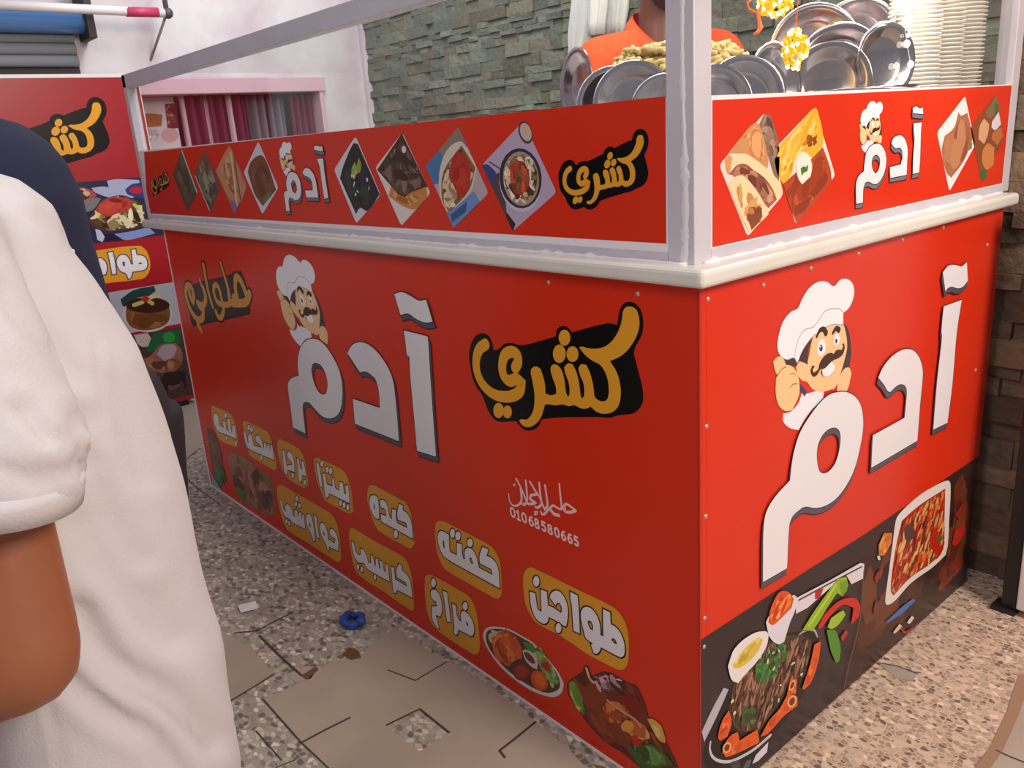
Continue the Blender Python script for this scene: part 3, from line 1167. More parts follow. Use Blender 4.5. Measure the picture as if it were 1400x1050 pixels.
LBL.append(((370, 660, 10), [(90, 110), (110, 40), (160, 30), (330, 130), (780, 390), (860, 460), (910, 560), (940, 700), (970, 1000), (960, 1060), (920, 1080),
                            (850, 1040), (540, 840), (230, 640), (170, 520), (120, 330)],
            [([(130, 230), (155, 260), (175, 360), (215, 400), (200, 330), (230, 290), (280, 340), (310, 440), (335, 470), (330, 370), (365, 380), (380, 480),
               (395, 400), (420, 410), (430, 510), (440, 430), (460, 440), (475, 630), (300, 540), (270, 500), (200, 450), (150, 350)], []),
             ([(490, 470), (520, 425), (560, 460), (585, 560), (600, 680), (610, 780), (590, 800), (575, 740), (540, 660), (500, 570)],
              [[(530, 540), (548, 565), (552, 615), (532, 590)]]),
             ([(595, 430), (630, 470), (650, 640), (670, 760), (635, 740), (615, 600)], []),
             ([(680, 580), (710, 545), (750, 580), (780, 680), (790, 770), (880, 830), (890, 760), (850, 740), (810, 690), (815, 645), (850, 630), (900, 690),
               (930, 800), (925, 930), (800, 870), (800, 920), (780, 920), (765, 850), (710, 740), (685, 650)],
              [[(720, 655), (742, 685), (747, 730), (725, 700)]])],
            [(360, 215, 17, 36), (350, 290, 17, 34), (398, 312, 16, 34), (222, 528, 16, 32), (260, 553, 16, 32)]))
LBL.append(((465, 720, 10), [(125, 110), (150, 20), (200, 30), (480, 200), (850, 400), (920, 480), (970, 620), (1000, 800), (1012, 1080), (1000, 1140), (950, 1130),
                            (620, 900), (260, 660), (190, 540), (150, 330)],
            [([(160, 200), (190, 220), (210, 330), (250, 385), (285, 380), (280, 300), (320, 310), (360, 390), (390, 490), (425, 500), (425, 390), (450, 400),
               (470, 500), (490, 550), (490, 430), (515, 440), (540, 570), (555, 580), (550, 460), (580, 480), (600, 590), (625, 630), (625, 500), (655, 530),
               (680, 750), (380, 580), (330, 500), (260, 490), (200, 420), (170, 300)], []),
             ([(700, 540), (740, 560), (755, 720), (920, 820), (900, 760), (780, 690), (775, 600), (805, 505), (850, 540), (845, 590), (910, 650), (960, 740),
               (990, 970), (780, 860), (770, 900), (740, 905), (725, 850), (715, 700)], [])],
            [(247, 548, 18, 38), (300, 582, 18, 38), (480, 690, 18, 40)]))
LBL.append(((565, 785, 10), [(160, 110), (170, 30), (230, 5), (290, 30), (720, 270), (800, 350), (850, 460), (885, 620), (910, 900), (908, 1030), (870, 1095), (810, 1085),
                            (350, 780), (240, 640), (190, 480), (165, 300)],
            [([(240, 260), (260, 215), (310, 210), (360, 280), (390, 390), (395, 500), (375, 580), (310, 555), (330, 640), (355, 740), (330, 730), (270, 640),
               (255, 540), (260, 440), (330, 440), (310, 360), (290, 370), (250, 310)], []),
             ([(410, 225), (465, 250), (490, 430), (515, 655), (465, 640), (440, 450)], []),
             ([(535, 400), (590, 430), (600, 560), (640, 640), (660, 640), (655, 540), (690, 500), (740, 530), (800, 610), (835, 720), (830, 810), (800, 845),
               (740, 815), (620, 755), (610, 810), (580, 830), (555, 800), (565, 700), (550, 560)], [[(720, 640), (745, 660), (765, 710), (740, 700)]])],
            [(280, 115, 32, 62), (715, 435, 34, 56)]))
for (fr, pill, words, dots) in LBL:
    A = Art('front', 0.0006).fr(*fr)
    A.poly(pill, PILL)
    ew = 0.0036
    for P, H in words:
        A.shape(P, WH, '#2a1d14', ew, H)
    for x, y, rx, ry in dots:
        A.ell((x, y), rx, ry, '#2a1d14', grow=ew)
        A.ell((x, y), rx, ry, WH)
    A.done('menu_label', front_panel, 'yellow rounded tablet with a white Arabic word')

# printer's line: thin script and telephone digits
A = Art('front', 0.0006).fr(680, 645, 10)
SC = '#eccaca'
for P, w, tp in [([(1075, 530), (1000, 470), (940, 440), (915, 470), (930, 500)], 0.0055, None), ([(1070, 530), (1000, 552), (930, 540), (890, 480), (870, 370), (850, 165)], 0.0055, (1.2, 0.8)),
                 ([(880, 470), (870, 510), (820, 490), (770, 460), (725, 490), (690, 530), (640, 580), (610, 575), (600, 545)], 0.005, None),
                 ([(735, 525), (780, 575), (845, 595)], 0.0075, None),
                 ([(655, 185), (675, 320), (688, 460), (650, 512), (615, 430), (590, 300), (577, 150)], 0.0055, None),
                 ([(450, 135), (520, 255), (590, 360), (605, 440), (550, 490), (525, 480)], 0.0055, None),
                 ([(535, 308), (460, 325), (450, 370), (530, 425), (440, 440), (405, 420)], 0.006, None),
                 ([(392, 120), (405, 250), (410, 400), (375, 445), (345, 440)], 0.0055, None),
                 ([(262, 95), (320, 205), (370, 320), (410, 420)], 0.0055, None),
                 ([(325, 240), (335, 380), (300, 445), (230, 462), (180, 415), (158, 300)], 0.006, (1.1, 0.5)),
                 ([(555, 545), (515, 545), (525, 570), (510, 585), (550, 575)], 0.0035, None)]:
    A.stroke(P, w, SC, taper=tp)
A.ell((236, 176), 15, 18, SC)
A.ell((840, 598), 12, 14, SC)
DG = {'0': [[(.5, 0), (.9, .15), (1, .5), (.9, .85), (.5, 1), (.1, .85), (0, .5), (.1, .15), (.5, 0)]],
      '1': [[(.15, .2), (.55, 0), (.55, 1)], [(.15, 1), (.95, 1)]],
      '6': [[(.85, .05), (.45, .1), (.1, .45), (.05, .75), (.3, 1), (.75, .97), (.95, .72), (.75, .47), (.3, .47), (.08, .68)]],
      '8': [[(.5, .47), (.15, .35), (.15, .1), (.5, 0), (.85, .1), (.85, .35), (.5, .47), (.1, .62), (.05, .87), (.5, 1), (.95, .87), (.9, .62), (.5, .47)]],
      '5': [[(.9, 0), (.2, 0), (.15, .42), (.6, .38), (.95, .6), (.85, .9), (.45, 1), (.05, .92)]]}
for ch, x, y in zip('01068580665', (215, 290, 372, 466, 546, 640, 726, 820, 910, 998, 1085), (553, 592, 625, 668, 706, 745, 786, 826, 868, 905, 945)):
    for s_ in DG[ch]:
        A.stroke([(x - 27 + 54 * u + (v - .5) * 14, y - 60 + 120 * v + (u - .5) * 26) for u, v in s_], 0.0048, '#f0d0cc', smooth=ch != '5')
A.done('printer_lettering', front_panel, 'thin white Arabic script above a white telephone number')

# food cut-outs along the bottom of the front
A = Art('front', 0.0006).fr(655, 850, 10)
PL = [(60, 200), (85, 105), (180, 65), (400, 95), (600, 200), (760, 300), (960, 530), (1080, 680), (1160, 840), (1140, 950), (1060, 1020), (940, 1020), (700, 930),
      (430, 740), (250, 560), (110, 350)]
A.poly(PL, '#d8d2cf')
A.poly([(95, 210), (120, 125), (210, 95), (400, 120), (590, 220), (750, 320), (940, 540), (1060, 690), (1110, 840), (1080, 930), (920, 970), (720, 890), (450, 710), (270, 540), (135, 350)], '#5a3a28')
A.scatter([(100, 210), (120, 125), (210, 95), (400, 100), (460, 170), (300, 250), (140, 330)], 26, (0.012, 0.03), ['#c9b58a', '#d6c7a0', '#b79a5e'], seed=2)
A.scatter([(140, 340), (190, 180), (390, 75), (540, 230), (610, 420), (590, 520), (460, 560), (440, 660), (280, 570), (170, 430)], 70, (0.015, 0.045), ['#d4622f', '#b94a22', '#e07a3c', '#a83f1d', '#cf5a2a'], seed=5)
A.scatter([(540, 240), (860, 330), (950, 520), (1060, 680), (1110, 830), (1000, 970), (940, 830), (850, 650), (760, 450), (620, 380)], 60, (0.01, 0.028), ['#5f8c3a', '#a9b76a', '#3f6a2c', '#ccd09a', '#86a653'], seed=6)
A.poly([(590, 270), (660, 280), (770, 360), (750, 430), (690, 390)], '#4d8a3a')
A.poly([(860, 560), (950, 540), (990, 690), (930, 670), (850, 600)], '#b3241f')
A.ell((590, 690), 115, 115, '#8e2a20')
A.ell((575, 680), 85, 85, '#a53a2a')
A.ell((830, 800), 105, 150, '#cf5220', rot=-0.5)
A.ell((835, 790), 70, 105, '#e06a2c', rot=-0.5)
A.poly([(600, 400), (640, 375), (740, 450), (810, 550), (800, 650), (720, 610), (640, 520)], '#cdbfc0')
A.poly([(615, 420), (660, 410), (740, 480), (780, 560), (740, 570), (660, 510)], '#7a2f38')
A.done('food_picture', front_panel, 'white plate of orange fried chicken pieces and salad')

A = Art('front', 0.0006).fr(770, 900, 7.778)
CH = [(40, 290), (60, 240), (120, 195), (190, 150), (235, 75), (270, 80), (300, 190), (390, 150), (460, 140), (550, 175), (680, 250), (780, 285), (820, 350), (880, 500), (910, 620),
      (960, 640), (1050, 710), (1090, 830), (1110, 910), (1150, 980), (1230, 1160), (860, 1180), (640, 1010), (560, 960), (440, 880), (250, 680), (130, 500), (60, 400)]
A.poly(CH, '#5c2a1c')
A.scatter(CH, 170, (0.008, 0.03), ['#7a3420', '#94451f', '#5a2018', '#8a3a20', '#6e2a1c'], seed=3, ang=-0.6)
A.scatter([(40, 290), (120, 195), (180, 330), (250, 560), (430, 690), (330, 680), (200, 600), (100, 460)], 34, (0.012, 0.03), ['#5f8a35', '#b7b45c', '#3d6a2a', '#d0c070', '#86a040'], seed=7)
A.scatter([(290, 200), (460, 145), (560, 185), (780, 300), (800, 400), (700, 340), (520, 350), (380, 390)], 50, (0.008, 0.024), ['#b48a90', '#7d5258', '#4a2a2a', '#c9a2a8', '#3a2220'], seed=8)
A.poly([(600, 390), (800, 410), (850, 560), (790, 630), (700, 580), (560, 500)], '#7d1d16')
A.scatter([(400, 450), (620, 460), (780, 640), (700, 640), (560, 720), (400, 600)], 36, (0.012, 0.03), ['#c4622c', '#a5461f', '#d0763c', '#8a2f1a'], seed=9)
A.scatter([(620, 650), (800, 650), (950, 760), (940, 880), (800, 860), (630, 800)], 40, (0.014, 0.036), ['#d68a3f', '#c9702e', '#e0a05a', '#b85a24'], seed=10)
A.ell((690, 720), 70, 60, '#d98d42')
A.poly([(900, 640), (960, 640), (1050, 710), (1095, 850), (1090, 900), (1020, 860), (960, 760)], '#d4a24a')
A.poly([(950, 690), (1020, 740), (1050, 830), (1000, 830)], '#e0bf6e')
A.poly([(715, 820), (780, 810), (870, 940), (860, 1010), (780, 960)], '#b81f1a')
A.poly([(690, 900), (760, 960), (870, 1010), (900, 900), (980, 920), (1100, 1020), (1180, 1130), (860, 1160), (760, 1070)], '#3f5a2a')
A.scatter([(690, 920), (900, 920), (1100, 1030), (1170, 1130), (880, 1150)], 24, (0.012, 0.03), ['#587a38', '#2f4a22', '#6f9448'], seed=4)
A.poly([(240, 90), (265, 95), (300, 210), (370, 270), (320, 260), (270, 190)], '#d9b48a')
A.stroke([(480, 445), (640, 560), (790, 660), (830, 720)], 0.006, '#c98a78')
A.done('food_picture', front_panel, 'roast chicken on greens with potatoes')

A = Art('front', 0.0006)
SW = [(311, 619), (318, 618), (330, 622), (345, 631), (352, 640), (361, 646), (368, 648), (374, 660), (378, 700), (368, 706), (356, 700), (345, 694), (332, 684), (322, 668), (314, 650)]
A.poly(SW, '#96604a')
A.poly([(313, 621), (330, 624), (344, 634), (348, 645), (340, 652), (326, 642), (315, 634)], '#a8705a')
A.scatter(SW, 60, (0.012, 0.032), ['#9a6650', '#84523e', '#b07c62', '#744434'], seed=3)
A.poly([(345, 646), (352, 640), (356, 652), (349, 664)], '#5a2f24')
A.poly([(318, 648), (326, 652), (336, 668), (330, 672), (320, 664)], '#6a3a2c')
A.scatter([(352, 672), (372, 668), (376, 698), (358, 698)], 16, (0.012, 0.028), ['#5f3628', '#7a4a38', '#4a2820'], seed=9)
A.poly([(283, 584), (292, 590), (298, 604), (303, 620), (304, 645), (300, 660), (294, 650), (289, 630)], '#6a4a3a')
A.scatter([(283, 584), (292, 590), (298, 604), (303, 622), (302, 655), (292, 640)], 30, (0.014, 0.034), ['#6a5040', '#5a4234', '#7d5a48'], seed=5)
A.scatter([(290, 640), (308, 632), (310, 662), (298, 668)], 18, (0.012, 0.026), ['#2f6a38', '#1f5230', '#4a8a48'], seed=6)
A.scatter([(320, 662), (334, 666), (340, 688), (328, 682)], 14, (0.012, 0.024), ['#2f6a30', '#4f8a40', '#3a7a38'], seed=7)
A.poly([(286, 640), (292, 652), (306, 674), (292, 666)], '#8f98a0', smooth=False)
A.done('food_picture', front_panel, 'brown sandwich rolls with green leaves')

# chef emblem, drawn in the frame of the large one on the side panel
SKIN, HAIR = '#f0c690', '#453436'


def chef(a, detail=True):
    a.poly([(740, 470), (790, 520), (815, 620), (822, 760), (805, 885), (770, 900), (712, 1005), (690, 990), (740, 880), (760, 700)], HAIR)
    a.poly([(215, 800), (325, 780), (340, 870), (240, 860)], HAIR)
    a.poly([(753, 903), (803, 883), (825, 933), (805, 1033), (783, 1100), (693, 1100), (703, 1003)], SKIN)
    a.poly([(203, 1303), (273, 1283), (343, 1203), (373, 1113), (413, 1123), (493, 1100), (600, 1100), (600, 1180), (500, 1230), (413, 1333), (343, 1453), (263, 1433), (203, 1373)], '#eceaf4')
    a.poly([(350, 1020), (420, 1100), (400, 1150), (355, 1093)], '#463a6a', smooth=False)
    a.poly([(470, 620), (500, 560), (600, 500), (740, 480), (775, 580), (785, 700), (765, 800), (725, 940), (690, 1040), (640, 1100), (560, 1110), (470, 1080), (420, 1015),
            (375, 1000), (335, 950), (318, 880), (350, 825), (420, 850), (440, 760)], SKIN)
    a.poly([(468, 605), (430, 740), (425, 860), (385, 830), (350, 825), (390, 700)], HAIR)
    a.poly([(573, 1103), (653, 1078), (683, 1103), (613, 1163), (563, 1193)], '#c8202a', smooth=False)
    hat = [(150, 700), (160, 600), (200, 470), (270, 380), (335, 345), (380, 250), (440, 160), (520, 105), (600, 105), (665, 145), (720, 88), (780, 78), (830, 115), (848, 190),
           (830, 280), (790, 350), (748, 380), (748, 490), (640, 490), (560, 530), (460, 610), (380, 720), (330, 840), (300, 790), (240, 808), (180, 775)]
    lp = [autosmooth(a.pts(hat), True)]
    if detail:
        a.stroke(lp[0], 0.003, '#8d88a8', closed=True, abs_uv=True)
    a.poly(hat, '#f0eef2')
    if detail:
        a.stroke([(745, 372), (700, 345), (590, 365), (540, 430), (480, 510), (390, 545), (335, 640), (305, 780)], 0.0022, '#b5b0c2')
    a.stroke([(508, 600), (535, 545), (570, 535), (592, 568)], 0.013, '#33241f', taper=(0.5, 1))
    a.stroke([(655, 568), (682, 528), (710, 540)], 0.012, '#33241f', taper=(0.6, 1))
    a.ell((550, 700), 38, 78, '#f4f0f4', rot=0.1)
    a.ell((690, 628), 26, 52, '#f4f0f4', rot=0.1)
    if detail:
        a.ell((545, 705), 16, 32, '#3b3576')
        a.ell((685, 640), 10, 22, '#3b3576')
        a.ell((540, 692), 6, 10, '#f4f0f4')
    a.poly([(540, 930), (560, 890), (650, 820), (672, 870), (660, 925), (610, 965), (565, 962)], '#b22a28')
    a.poly([(556, 905), (645, 822), (672, 870), (660, 920), (612, 962), (566, 955)], '#f2eef0')
    a.poly([(450, 905), (468, 862), (488, 872), (468, 905), (480, 930), (520, 900), (540, 830), (590, 765), (640, 748), (660, 760), (690, 722), (735, 722), (748, 690),
            (738, 668), (755, 660), (763, 700), (745, 760), (700, 800), (660, 815), (620, 850), (580, 890), (540, 900), (510, 950), (480, 966), (456, 942)], '#40291f')
    a.poly([(108, 830), (140, 790), (185, 785), (222, 850), (215, 900), (160, 960), (130, 925)], SKIN)
    a.poly([(133, 983), (203, 873), (263, 863), (323, 925), (348, 1033), (343, 1133), (283, 1270), (223, 1278), (163, 1233), (133, 1133)], SKIN)
    if detail:
        a.stroke([(150, 950), (185, 900), (225, 875)], 0.0022, '#a5714a')
        a.stroke([(262, 945), (290, 935), (312, 950)], 0.002, '#b98a5e')
        a.stroke([(262, 1065), (290, 1035), (325, 1030)], 0.0022, '#a5714a')


A = Art('side').fr(1040, 370, 6.667)
chef(A)
A.done('chef_emblem', side_panel, 'cartoon cook with a tall white hat and thumb up')
A = Art('front')
A.src_plane = 'side'
A.fr(1040, 370, 6.667).anchors([(780, 78), (480, 965), (110, 830)], [(420.5, 357), (413, 433.5), (379, 399)])
chef(A)
A.done('chef_emblem', front_panel, 'cartoon cook with a tall white hat and thumb up')

# side lettering
A = Art('side', 0.003)
SH = (-0.004, -0.0115)
A.shape([(1150, 535.2), (1159, 537), (1168, 543), (1174, 552), (1177, 564), (1178, 578), (1177, 592), (1174, 610), (1167, 638), (1158, 658), (1144, 678), (1128, 690), (1112, 694),
         (1099, 692), (1090, 697), (1081, 706), (1077, 718), (1074, 776), (1041, 795), (1041, 770), (1042, 718), (1046, 698), (1058, 678), (1078, 656), (1080, 636), (1084, 614), (1092, 590),
         (1108, 564), (1123, 546), (1135, 537.7)], WH, EDGE, 0.002,
        [[(1138, 584), (1145, 588), (1147, 598), (1145, 616), (1140, 632), (1132, 643), (1124, 646.6), (1118, 643), (1115, 630), (1115, 614), (1119, 600), (1127, 589)]], SH, GREY)
A.shape([(1198.5, 516), (1204.5, 502.5), (1215, 489), (1227, 480), (1237.5, 477), (1246.5, 479), (1254, 487.5), (1258.5, 501), (1259.2, 514.5), (1255.5, 555), (1252, 602), (1189, 639),
         (1191, 594.7), (1234.5, 570.7), (1236, 555), (1237.5, 534), (1234.5, 526.5), (1228.5, 525), (1221.7, 528.7), (1213.5, 535.5), (1206, 525)], WH, EDGE, 0.002, shadow=SH, shcol=GREY)
A.shape([(1287.7, 418.7), (1312.5, 409.7), (1305.7, 454), (1299.7, 525), (1293, 577.5), (1273.5, 587), (1278.7, 522), (1285.5, 460), (1284.7, 452.5)], WH, EDGE, 0.002, shadow=SH, shcol=GREY)
A.fr(1170, 340, 6.667)
A.shape([(775, 215), (820, 160), (870, 145), (920, 155), (950, 160), (995, 120), (1005, 290), (960, 345), (910, 360), (860, 345), (820, 360), (800, 390)], WH, EDGE, 0.002, shadow=SH, shcol=GREY)
A.done('name_lettering', side_panel, 'large white Arabic lettering with a dark drop edge')

# side food photographs
A = Art('side', 0.0006)
DK = '#3a2b28'
A.poly([(959, 874), (1070, 804), (1180, 727), (1322, 633), (1325, 800), (958, 1125)][:4] + [], DK, smooth=False) if False else None
BT = [uv_of('side', 959, 874), uv_of('side', 1106, 778), uv_of('side', 1178, 733)]
c1 = uv_of('side', 1153, 945)
A.poly([Vector((0.0015, BT[0].y)), BT[1], BT[2], Vector((c1.x, 0.004)), Vector((0.0015, 0.004))], '#33272a', smooth=False)
A.scatter([(965, 880), (1100, 800), (1170, 760), (1150, 930), (1060, 1020), (965, 960)], 26, (0.03, 0.07), ['#372a2c', '#302428', '#3c2e2e'], seed=2)
A.fr(950, 840, 5)
A.poly([(70, 900), (90, 800), (170, 650), (250, 480), (480, 195), (700, 115), (835, 140), (865, 250), (730, 560), (560, 800), (500, 900), (420, 1000), (240, 1085), (90, 1060), (55, 980)], '#171416')
A.poly([(45, 800), (120, 640), (195, 500), (228, 512), (150, 690), (62, 870)], '#b4b0ba')
A.stroke([(105, 870), (100, 920), (118, 970), (165, 1000), (240, 1003), (320, 970), (410, 915), (515, 825)], 0.0065, '#c9c5cc', taper=(0.7, 1.2))
A.poly([(390, 1020), (415, 960), (500, 870), (490, 940), (430, 1000)], '#d9d6dc', smooth=False)
A.poly([(320, 1060), (350, 1000), (385, 985), (370, 1040)], '#5f5c66', smooth=False)
A.poly([(240, 1010), (300, 990), (310, 1040), (250, 1070)], '#3c3a44', smooth=False)
A.stroke([(690, 160), (740, 115), (810, 105), (835, 150)], 0.005, '#a8a4a6')
MEAT = [(270, 460), (350, 350), (480, 200), (600, 150), (720, 140), (800, 180), (750, 420), (640, 480), (560, 620), (440, 790), (290, 790), (235, 640)]
A.poly(MEAT, '#4a3426')
A.scatter(MEAT, 330, (0.004, 0.013), ['#7a5240', '#5c3c2c', '#8d6450', '#3a281e', '#a07660', '#4a3024'], el=(1.3, 2.4), ang=1.2, seed=4)
A.scatter([(400, 350), (560, 180), (680, 220), (640, 320), (480, 480), (400, 460)], 60, (0.004, 0.011), ['#2f6a30', '#1f5024', '#4a8a42'], seed=5)
A.scatter([(300, 600), (420, 600), (420, 780), (310, 780)], 18, (0.006, 0.013), ['#3f5a30', '#2a4424', '#5f7a48'], seed=15)
A.scatter(MEAT, 14, (0.003, 0.005), ['#d9c9a0', '#e6dcc0'], seed=6)
OR = ['#e0581f', '#c9431a', '#ec7a34', '#d64e1c']
for P in ([(150, 830), (180, 720), (225, 650), (242, 740), (215, 830), (165, 860)], [(240, 820), (285, 800), (302, 880), (240, 965), (180, 945), (190, 890)], [(310, 850), (420, 780), (432, 870), (300, 935), (205, 970), (190, 950)],
          [(440, 830), (500, 720), (570, 640), (625, 540), (690, 560), (692, 620), (600, 690), (490, 810)], [(620, 545), (645, 430), (690, 440), (682, 540)],
          [(725, 500), (780, 330), (808, 200), (852, 180), (838, 300), (790, 450), (735, 512)]):
    A.poly(P, OR[0])
    A.scatter(P, 10, (0.005, 0.012), OR, seed=len(P))
for c in ((655, 590, 30, 45), (210, 905, 28, 40), (655, 480, 18, 40)):
    A.ell(c[:2], c[2], c[3], '#e9a868', rot=0.4)
    A.ell(c[:2], c[2] * .6, c[3] * .65, '#7a2a12', rot=0.4)
A.fr(950, 770, 5)
A.poly([(215, 700), (260, 580), (380, 480), (470, 460), (495, 480), (480, 560), (420, 660), (330, 760), (285, 815), (240, 790)], '#e6e0dd')
A.poly([(245, 695), (320, 590), (420, 505), (455, 520), (420, 600), (330, 690), (270, 715)], '#d8bd4a')
A.scatter([(245, 695), (320, 590), (420, 505), (455, 520), (330, 690)], 12, (0.006, 0.014), ['#e8d476', '#c9ab3a'], seed=3)
A.poly([(680, 235), (900, 120), (1120, -5), (1148, 0), (1142, 100), (1060, 140), (1020, 70), (760, 300), (680, 342)], '#dcd6dc', smooth=False)
A.stroke([(700, 248), (900, 140), (1130, 20)], 0.004, '#3a3440')
A.poly([(475, 400), (500, 350), (660, 215), (695, 240), (670, 330), (640, 400), (600, 530), (560, 550), (500, 500)], '#ddd8e2')
A.poly([(490, 400), (505, 310), (540, 230), (575, 188), (632, 195), (665, 240), (650, 300), (560, 390), (520, 418)], '#d8501f')
A.scatter([(490, 400), (505, 310), (540, 230), (575, 188), (632, 195), (665, 240), (650, 300), (560, 390)], 24, (0.006, 0.016), ['#e88a3a', '#c93a18', '#f0a85a', '#d65a24'], seed=8)
A.poly([(810, 190), (870, 165), (840, 240), (810, 240)], '#b3242c')
A.poly([(725, 450), (800, 330), (900, 190), (960, 110), (1025, 88), (1037, 150), (1000, 222), (960, 200), (900, 290), (800, 445)], '#8fb324')
A.stroke([(770, 420), (860, 290), (950, 150)], 0.008, '#b6d23e')
A.poly([(975, 130), (1030, 110), (1030, 180), (995, 222), (985, 180)], '#6f9a28')
A.poly([(828, 435), (880, 340), (980, 250), (1080, 235), (1120, 290), (1112, 360), (1058, 415), (1072, 300), (1000, 280), (920, 350), (850, 440)], '#c9241f')
A.poly([(895, 430), (920, 370), (1000, 320), (1018, 350), (965, 420), (920, 445)], '#9dc02c')
A.poly([(888, 450), (950, 458), (985, 580), (978, 660), (955, 678), (920, 600)], '#4f8a2e')
A.poly([(985, 500), (1020, 450), (1035, 470), (1000, 530)], '#b32a3a')
A.stroke([(1145, 40), (1115, 400), (1040, 700), (1010, 850)], 0.003, '#6a5a58')
A.done('food_picture', side_panel, 'dark photograph of a pan of meat and pasta with green peppers')

A = Art('side', 0.0006)
b0, b1 = uv_of('side', 1178, 733), uv_of('side', 1325, 632)
A.poly([b0, b1, Vector((YR - 0.002, b1.y - 0.004)), Vector((YR - 0.002, 0.004)), Vector((c1.x, 0.004))], '#3b2420', smooth=False)
A.scatter([(1215, 720), (1315, 650), (1310, 790), (1200, 880), (1165, 920), (1180, 780)], 70, (0.02, 0.06), ['#4a241c', '#33201e', '#5a2a1c', '#2c1e1e', '#6a3a22'], seed=3)
A.fr(1140, 640, 6.667)
A.scatter([(1080, 60), (1200, 20), (1250, 300), (1180, 900), (900, 1200), (960, 950), (1060, 700)], 50, (0.02, 0.05), ['#6a3420', '#7d4428', '#5a2418', '#8a3020'], seed=11)
DISH = [(585, 425), (700, 310), (800, 230), (900, 170), (1030, 112), (1060, 150), (1048, 450), (1035, 700), (1015, 790), (900, 900), (700, 1045), (560, 1200), (490, 1245), (465, 1215), (490, 1000),
        (530, 700), (560, 480)]
A.poly(DISH, '#e2dad6')
FOOD = [(615, 480), (700, 400), (800, 320), (900, 255), (1012, 185), (1005, 450), (1000, 700), (970, 790), (850, 890), (690, 1000), (540, 1160), (515, 1120), (520, 1000), (560, 720)]
A.poly(FOOD, '#a83418')
A.scatter(FOOD, 420, (0.004, 0.013), ['#c93a18', '#e0762e', '#d8b070', '#b52a14', '#8a3a24', '#e08a4a', '#c9a878', '#6a3026', '#d6521f'], el=(1.0, 2.0), ang=1.1, seed=6)
A.poly([(890, 560), (930, 540), (960, 760), (920, 790), (860, 650)], '#b8260f')
A.poly([(630, 540), (690, 500), (740, 600), (700, 650), (640, 640)], '#5a3a3a')
A.scatter([(690, 410), (780, 380), (780, 430), (720, 450)], 8, (0.006, 0.012), ['#8aa05a', '#b9c490'], seed=2)
A.ell((955, 635), 22, 32, '#3f6a28')
A.poly([(395, 700), (445, 590), (520, 588), (512, 680), (450, 785), (400, 790)], '#d6782f')
A.scatter([(395, 700), (445, 590), (520, 588), (512, 680), (450, 785), (400, 790)], 16, (0.008, 0.018), ['#e08a44', '#c2641f', '#eaa25e'], seed=2)
A.poly([(380, 800), (405, 795), (415, 830), (395, 835)], '#c9d0d2')
A.poly([(1065, 690), (1090, 560), (1185, 490), (1190, 570), (1110, 700)], '#b52620')
A.poly([(1090, 420), (1170, 300), (1190, 360), (1130, 470)], '#8a2a20')
A.scatter([(340, 1020), (380, 930), (440, 900), (440, 980), (380, 1060)], 10, (0.008, 0.02), ['#8f2a24', '#a03a30', '#5a2a24'], seed=12)
A.fr(950, 770, 5)
A.poly([(1298, 395), (1400, 300), (1480, 240), (1500, 250), (1410, 340), (1310, 405)], '#3f6db0', smooth=False)
A.poly([(1345, 470), (1390, 410), (1410, 430), (1360, 475)], '#d9c2aa')
A.poly([(1440, 400), (1475, 355), (1490, 370), (1460, 410)], '#e0d2c0')
A.stroke([(1400, 440), (1430, 470), (1480, 440)], 0.006, '#b32424')
A.scatter([(1190, 380), (1230, 230), (1280, 230), (1250, 330)], 14, (0.01, 0.03), ['#6a3a2a', '#7d4630'], seed=5)
A.done('food_picture', side_panel, 'dark photograph of a white tray of red pasta bake')

# ---- narrow bands under the glass
A = Art('front_band', 0.0003)
A.poly([(197, 208), (910, 131.5), (911, 333), (202, 291.5)], RED, smooth=False)
A.done('band_print', front_band, 'red printed strip')
A = Art('side_band', 0.0003)
A.poly([(974, 137), (1385, 116.5), (1376, 249), (974, 338)], RED, smooth=False)
A.done('band_print', side_band, 'red printed strip')

A = Art('front_band', 0.0008)
A.src_plane = 'front'
A.fr(630, 400, 5).anchors([(1160, 95), (160, 305), (460, 920)], [(875.5, 184.5), (779, 226), (808, 279)])
koshary(A, 0.012)
A.done('koshary_lettering', front_band, 'gold Arabic lettering on a black backing')
A = Art('front_band', 0.0008)
A.src_plane = 'front'
A.fr(235, 350, 10).anchors([(668, 95), (200, 450), (1060, 545)], [(220.7, 232.5), (207.5, 250), (231, 245)])
halawany(A, 0.9)
A.done('sweets_lettering', front_band, 'small gold Arabic lettering on a dark backing')
A = Art('front_band', 0.0008)
A.src_plane = 'side'
A.fr(1040, 370, 6.667).anchors([(780, 78), (480, 965), (110, 830)], [(396, 194.5), (393.3, 224.3), (382.6, 216)])
chef(A, False)
A.done('chef_emblem', front_band, 'cartoon cook with a tall white hat and thumb up')
A = Art('side_band', 0.0008)
A.src_plane = 'side'
A.fr(1040, 370, 6.667).anchors([(780, 78), (480, 965), (110, 830)], [(1203, 139.5), (1189.5, 184.3), (1174, 171.5)])
chef(A, False)
A.done('chef_emblem', side_band, 'cartoon cook with a tall white hat and thumb up')

